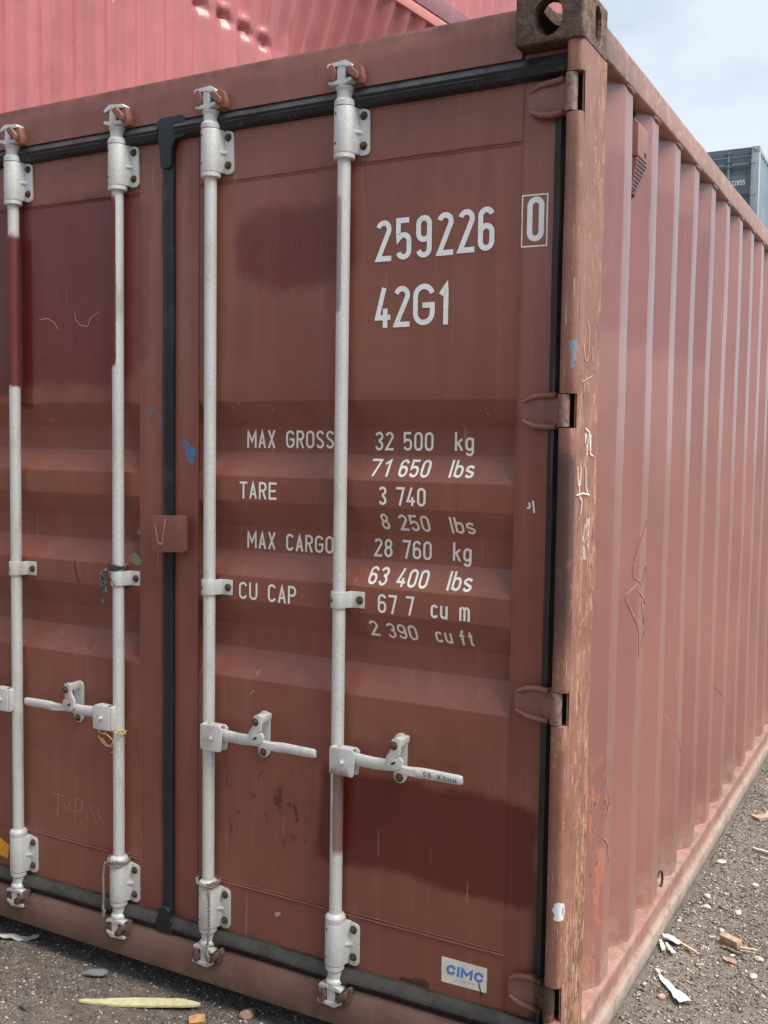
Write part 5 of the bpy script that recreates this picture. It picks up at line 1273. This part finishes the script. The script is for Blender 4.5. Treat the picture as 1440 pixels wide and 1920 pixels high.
M['straw'] = wood_mat('straw coloured stick', (0.50, 0.38, 0.20), (0.66, 0.54, 0.34)); M['orange_wood'] = wood_mat('orange brown wood', (0.40, 0.21, 0.09), (0.55, 0.33, 0.16))
M['pale_twig'] = wood_mat('bleached twig', (0.48, 0.46, 0.42), (0.70, 0.68, 0.63))
slab('foam_strip', [(-0.175, 0.005), (-0.165, 0.010), (0.06, 0.024), (0.11, 0.026), (0.172, 0.004), (-0.175, -0.006), (-0.05, -0.016), (0.10, -0.014), (0.150, -0.008), (0.172, -0.002)], 0.006, M['foam'], -1.205, -0.085, R(27), 'long torn strip of pale yellow foam lying on the dirt before the doors', 'foam strip', 0.003, 0.008, seed=2)
slab('white_scrap', [(-0.075, 0.004), (-0.02, 0.014), (0.03, 0.010), (0.075, 0.006), (-0.075, -0.004), (-0.03, -0.010), (0.02, -0.012), (0.075, -0.003)], 0.002, M['white_plastic'], -1.835, 0.030, R(32), 'crumpled whitish scrap half under the sill at the far left', 'scrap', 0.014, 0.012, seed=5)
slab('white_scrap', [(-0.05, 0.004), (0.0, 0.009), (0.05, 0.003), (-0.05, -0.004), (0.0, -0.006), (0.05, -0.003)], 0.002, M['white_plastic'], -1.875, -0.08, R(52), 'small pale scrap at the left edge of the frame on the dirt', 'scrap', 0.008, 0.010, seed=7)
slab('slate_shard', [(-0.034, 0.002), (-0.018, 0.016), (0.028, 0.020), (0.038, 0.010), (-0.034, -0.004), (0.0, -0.014), (0.026, -0.012), (0.038, -0.001)], 0.003, M['slate'], -1.445, -0.015, R(28), 'thin blue grey shard lying above the yellow strip', 'shard', 0.002, 0.012, tilt=(R(8), 0), seed=3)
slab('wood_chip', [(-0.022, 0.010), (0.0, 0.016), (0.022, 0.013), (-0.022, -0.013), (0.0, -0.014), (0.022, -0.012)], 0.012, M['orange_wood'], -1.013, -0.070, R(40), 'orange brown wood chip right of the yellow strip', 'wood chip', 0.002, 0.004, tilt=(R(18), 0), seed=4)
def rock(x, y, s, mat, label, seed, sq=(1.2, 0.9, 0.65)):
    bm = bmesh.new(); bmesh.ops.create_icosphere(bm, subdivisions=2, radius=s/2)
    for v in bm.verts:
        d = 1+0.38*mnoise.noise(v.co*(2.2/s)+Vector((seed, 0, 0))); v.co = Vector((v.co.x*d*sq[0], v.co.y*d*sq[1], v.co.z*d*sq[2]))
    me = bpy.data.meshes.new('stone'); bm.to_mesh(me); bm.free(); me.materials.append(mat)
    o = link('stone', me); place(o, x, y, seed*1.3, s*0.20); return tag(o, label, 'stone')
M['rock_pink'] = flat('pinkish stone', (0.33, 0.21, 0.17), 0.8, 0.35, 60, bump=0.8); M['rock_pale'] = flat('pale stone', (0.44, 0.41, 0.36), 0.8, 0.25, 60, bump=0.8); M['rock_dark'] = flat('dark stone', (0.09, 0.08, 0.075), 0.8, 0.35, 60, bump=0.8)
rock(-0.915, 0.03, 0.042, M['rock_pink'], 'pinkish brown stone close under the sill between the two middle rods', 1.0)
rock(-0.985, -0.12, 0.026, M['rock_pink'], 'small pink stone at the bottom edge beside the orange wood chip', 2.1)
rock(-0.93, -0.055, 0.022, M['rock_pale'], 'white stone right of the orange wood chip', 3.7)
rock(-1.46, -0.27, 0.032, M['rock_dark'], 'dark stone at the lower left corner of the frame', 4.9)
rock(0.090, 0.665, 0.024, M['rock_pink'], 'tan stone left of the pale blue curved strip', 5.5)
rock(0.045, 0.80, 0.017, M['rock_pale'], 'white pebble near the rail above the pale blue curved strip', 6.6)
for i, (x, y, s, lb) in enumerate([(0.085, 1.335, 0.024, 'white pebble among gravel beside the rail, nearest of the pale cluster'), (0.070, 1.42, 0.026, 'white pebble touching the rail in the pale cluster'), (0.185, 1.36, 0.026, 'white pebble out in the gravel level with the pale cluster'),
                               (0.055, 1.75, 0.028, 'white pebble hard against the rail farther back'), (0.30, 1.05, 0.026, 'pale stone at the right edge past the wood block'), (0.16, 1.20, 0.020, 'pale flat pebble above the wood block'),
                               (0.30, 0.93, 0.024, 'pale stone at the right edge nearer than the wood flake'), (0.20, 1.62, 0.022, 'pale pebble halfway up the gravel strip')]):
    rock(x, y, s, M['rock_pale'], lb, 7.3+i*1.7, (1.3, 0.9, 0.6))
# pale blue bent plastic strip
slab('plastic_strip', [(-0.075, 0.003), (-0.045, 0.014), (0.0, 0.010), (0.02, 0.008), (0.055, 0.022), (0.078, 0.024), (-0.075, -0.002), (-0.04, -0.012), (0.0, -0.010), (0.02, -0.012), (0.05, -0.018), (0.070, -0.014)], 0.0015, M['blue_white'], 0.105, 0.715, R(-50), 'pale blue white curved plastic strip on the gravel at the lower right', 'plastic strip', 0.010, 0.010, seed=9)
slab('plastic_scrap', [(-0.030, 0.010), (-0.01, 0.020), (0.02, 0.018), (0.034, 0.008), (-0.030, -0.012), (0.0, -0.018), (0.034, -0.010)], 0.0015, M['white_plastic'], 0.038, 1.005, R(-30), 'crumpled greenish white plastic scrap against the bottom rail', 'scrap', 0.018, 0.016, seed=11)
slab('plastic_scrap', [(-0.035, 0.004), (0.0, 0.009), (0.035, 0.006), (-0.035, -0.004), (0.0, -0.005), (0.035, -0.006)], 0.0015, M['white_plastic'], 0.022, 0.955, R(-68), 'thin white plastic sliver nearest the rail below the crumpled scrap', 'scrap', 0.006, 0.010, seed=12)
slab('plastic_scrap', [(-0.034, 0.004), (0.0, 0.007), (0.030, 0.010), (-0.034, -0.004), (0.0, -0.006), (0.034, -0.006)], 0.0015, M['white_plastic'], 0.048, 0.945, R(-58), 'white plastic tail hanging from the crumpled scrap by the rail', 'scrap', 0.006, 0.010, seed=13)
slab('stick', [(-0.052, 0.003), (0.052, 0.004), (-0.052, -0.003), (0.052, -0.003)], 0.005, M['straw'], 0.082, 0.995, R(-33), 'straw coloured split stick beside the crumpled plastic by the rail', 'stick', 0.001, 0.008, seed=14)
wb_ = obj('wood_block', MB().box(-0.034, 0.034, -0.013, 0.013, 0, 0.026), M['wood'], None, bevel=0.0012); place(wb_, 0.205, 1.105, R(-27), 0.004, (R(4), 0)); tag(wb_, 'small sawn wooden block lying on the gravel at the right', 'wood block')
slab('bark_strip', [(-0.040, 0.004), (-0.01, 0.008), (0.02, 0.004), (0.040, 0.005), (-0.040, -0.004), (-0.01, -0.005), (0.02, -0.008), (0.040, -0.004)], 0.005, M['bark'], 0.215, 1.060, R(-24), 'curled dark bark strip just below the sawn block', 'bark', 0.006, 0.004, seed=15)
slab('wood_flake', [(-0.022, 0.004), (0.0, 0.012), (0.024, 0.007), (-0.022, -0.003), (0.0, -0.010), (0.024, -0.004)], 0.003, M['wood'], 0.222, 0.985, R(-20), 'pinkish wood flake nearer than the bark strip', 'wood flake', 0.006, 0.006, seed=16)
slab('stick', [(-0.026, 0.003), (0.026, 0.003), (-0.026, -0.003), (0.026, -0.003)], 0.004, M['straw'], 0.262, 1.10, R(12), 'short straw coloured splinter right of the sawn block', 'stick', 0.001, 0.006, seed=17)
slab('stick', [(-0.024, 0.003), (0.022, 0.003), (-0.024, -0.003), (0.024, -0.002)], 0.004, M['wood'], 0.262, 1.075, R(8), 'short pinkish splinter behind the bark strip, right of the block', 'stick', 0.001, 0.006, seed=18)
slab('twig', [(-0.05, 0.004), (0.05, 0.005), (-0.05, -0.004), (0.05, -0.005)], 0.008, M['pale_twig'], 0.185, 1.965, R(-16), 'bleached twig at the right edge of the gravel', 'twig', 0.003, 0.006, seed=19)
slab('twig', [(-0.03, 0.003), (0.03, 0.003), (-0.03, -0.003), (0.03, -0.003)], 0.005, M['pale_twig'], 0.205, 1.90, R(-14), 'short bleached twig just below the longer one at the right edge', 'twig', 0.002, 0.006, seed=20)
slab('stick', [(-0.022, 0.002), (0.022, 0.002), (-0.022, -0.002), (0.022, -0.002)], 0.003, M['bark'], 0.135, 1.36, R(-36), 'thin dark stick in the gravel beside the pale pebbles', 'stick', 0.001, 0.006, seed=21)
slab('tan_plank', [(-0.045, 0.020), (0.045, 0.022), (-0.045, -0.020), (0.045, -0.018)], 0.012, M['wood'], 0.125, 2.36, R(52), 'tan slatted wood offcut far up the gravel strip', 'wood offcut', 0.002, 0.006, seed=22)
for x, y, rz in ((0.115, 2.31, 0.9), (0.135, 2.41, 0.9)): pass
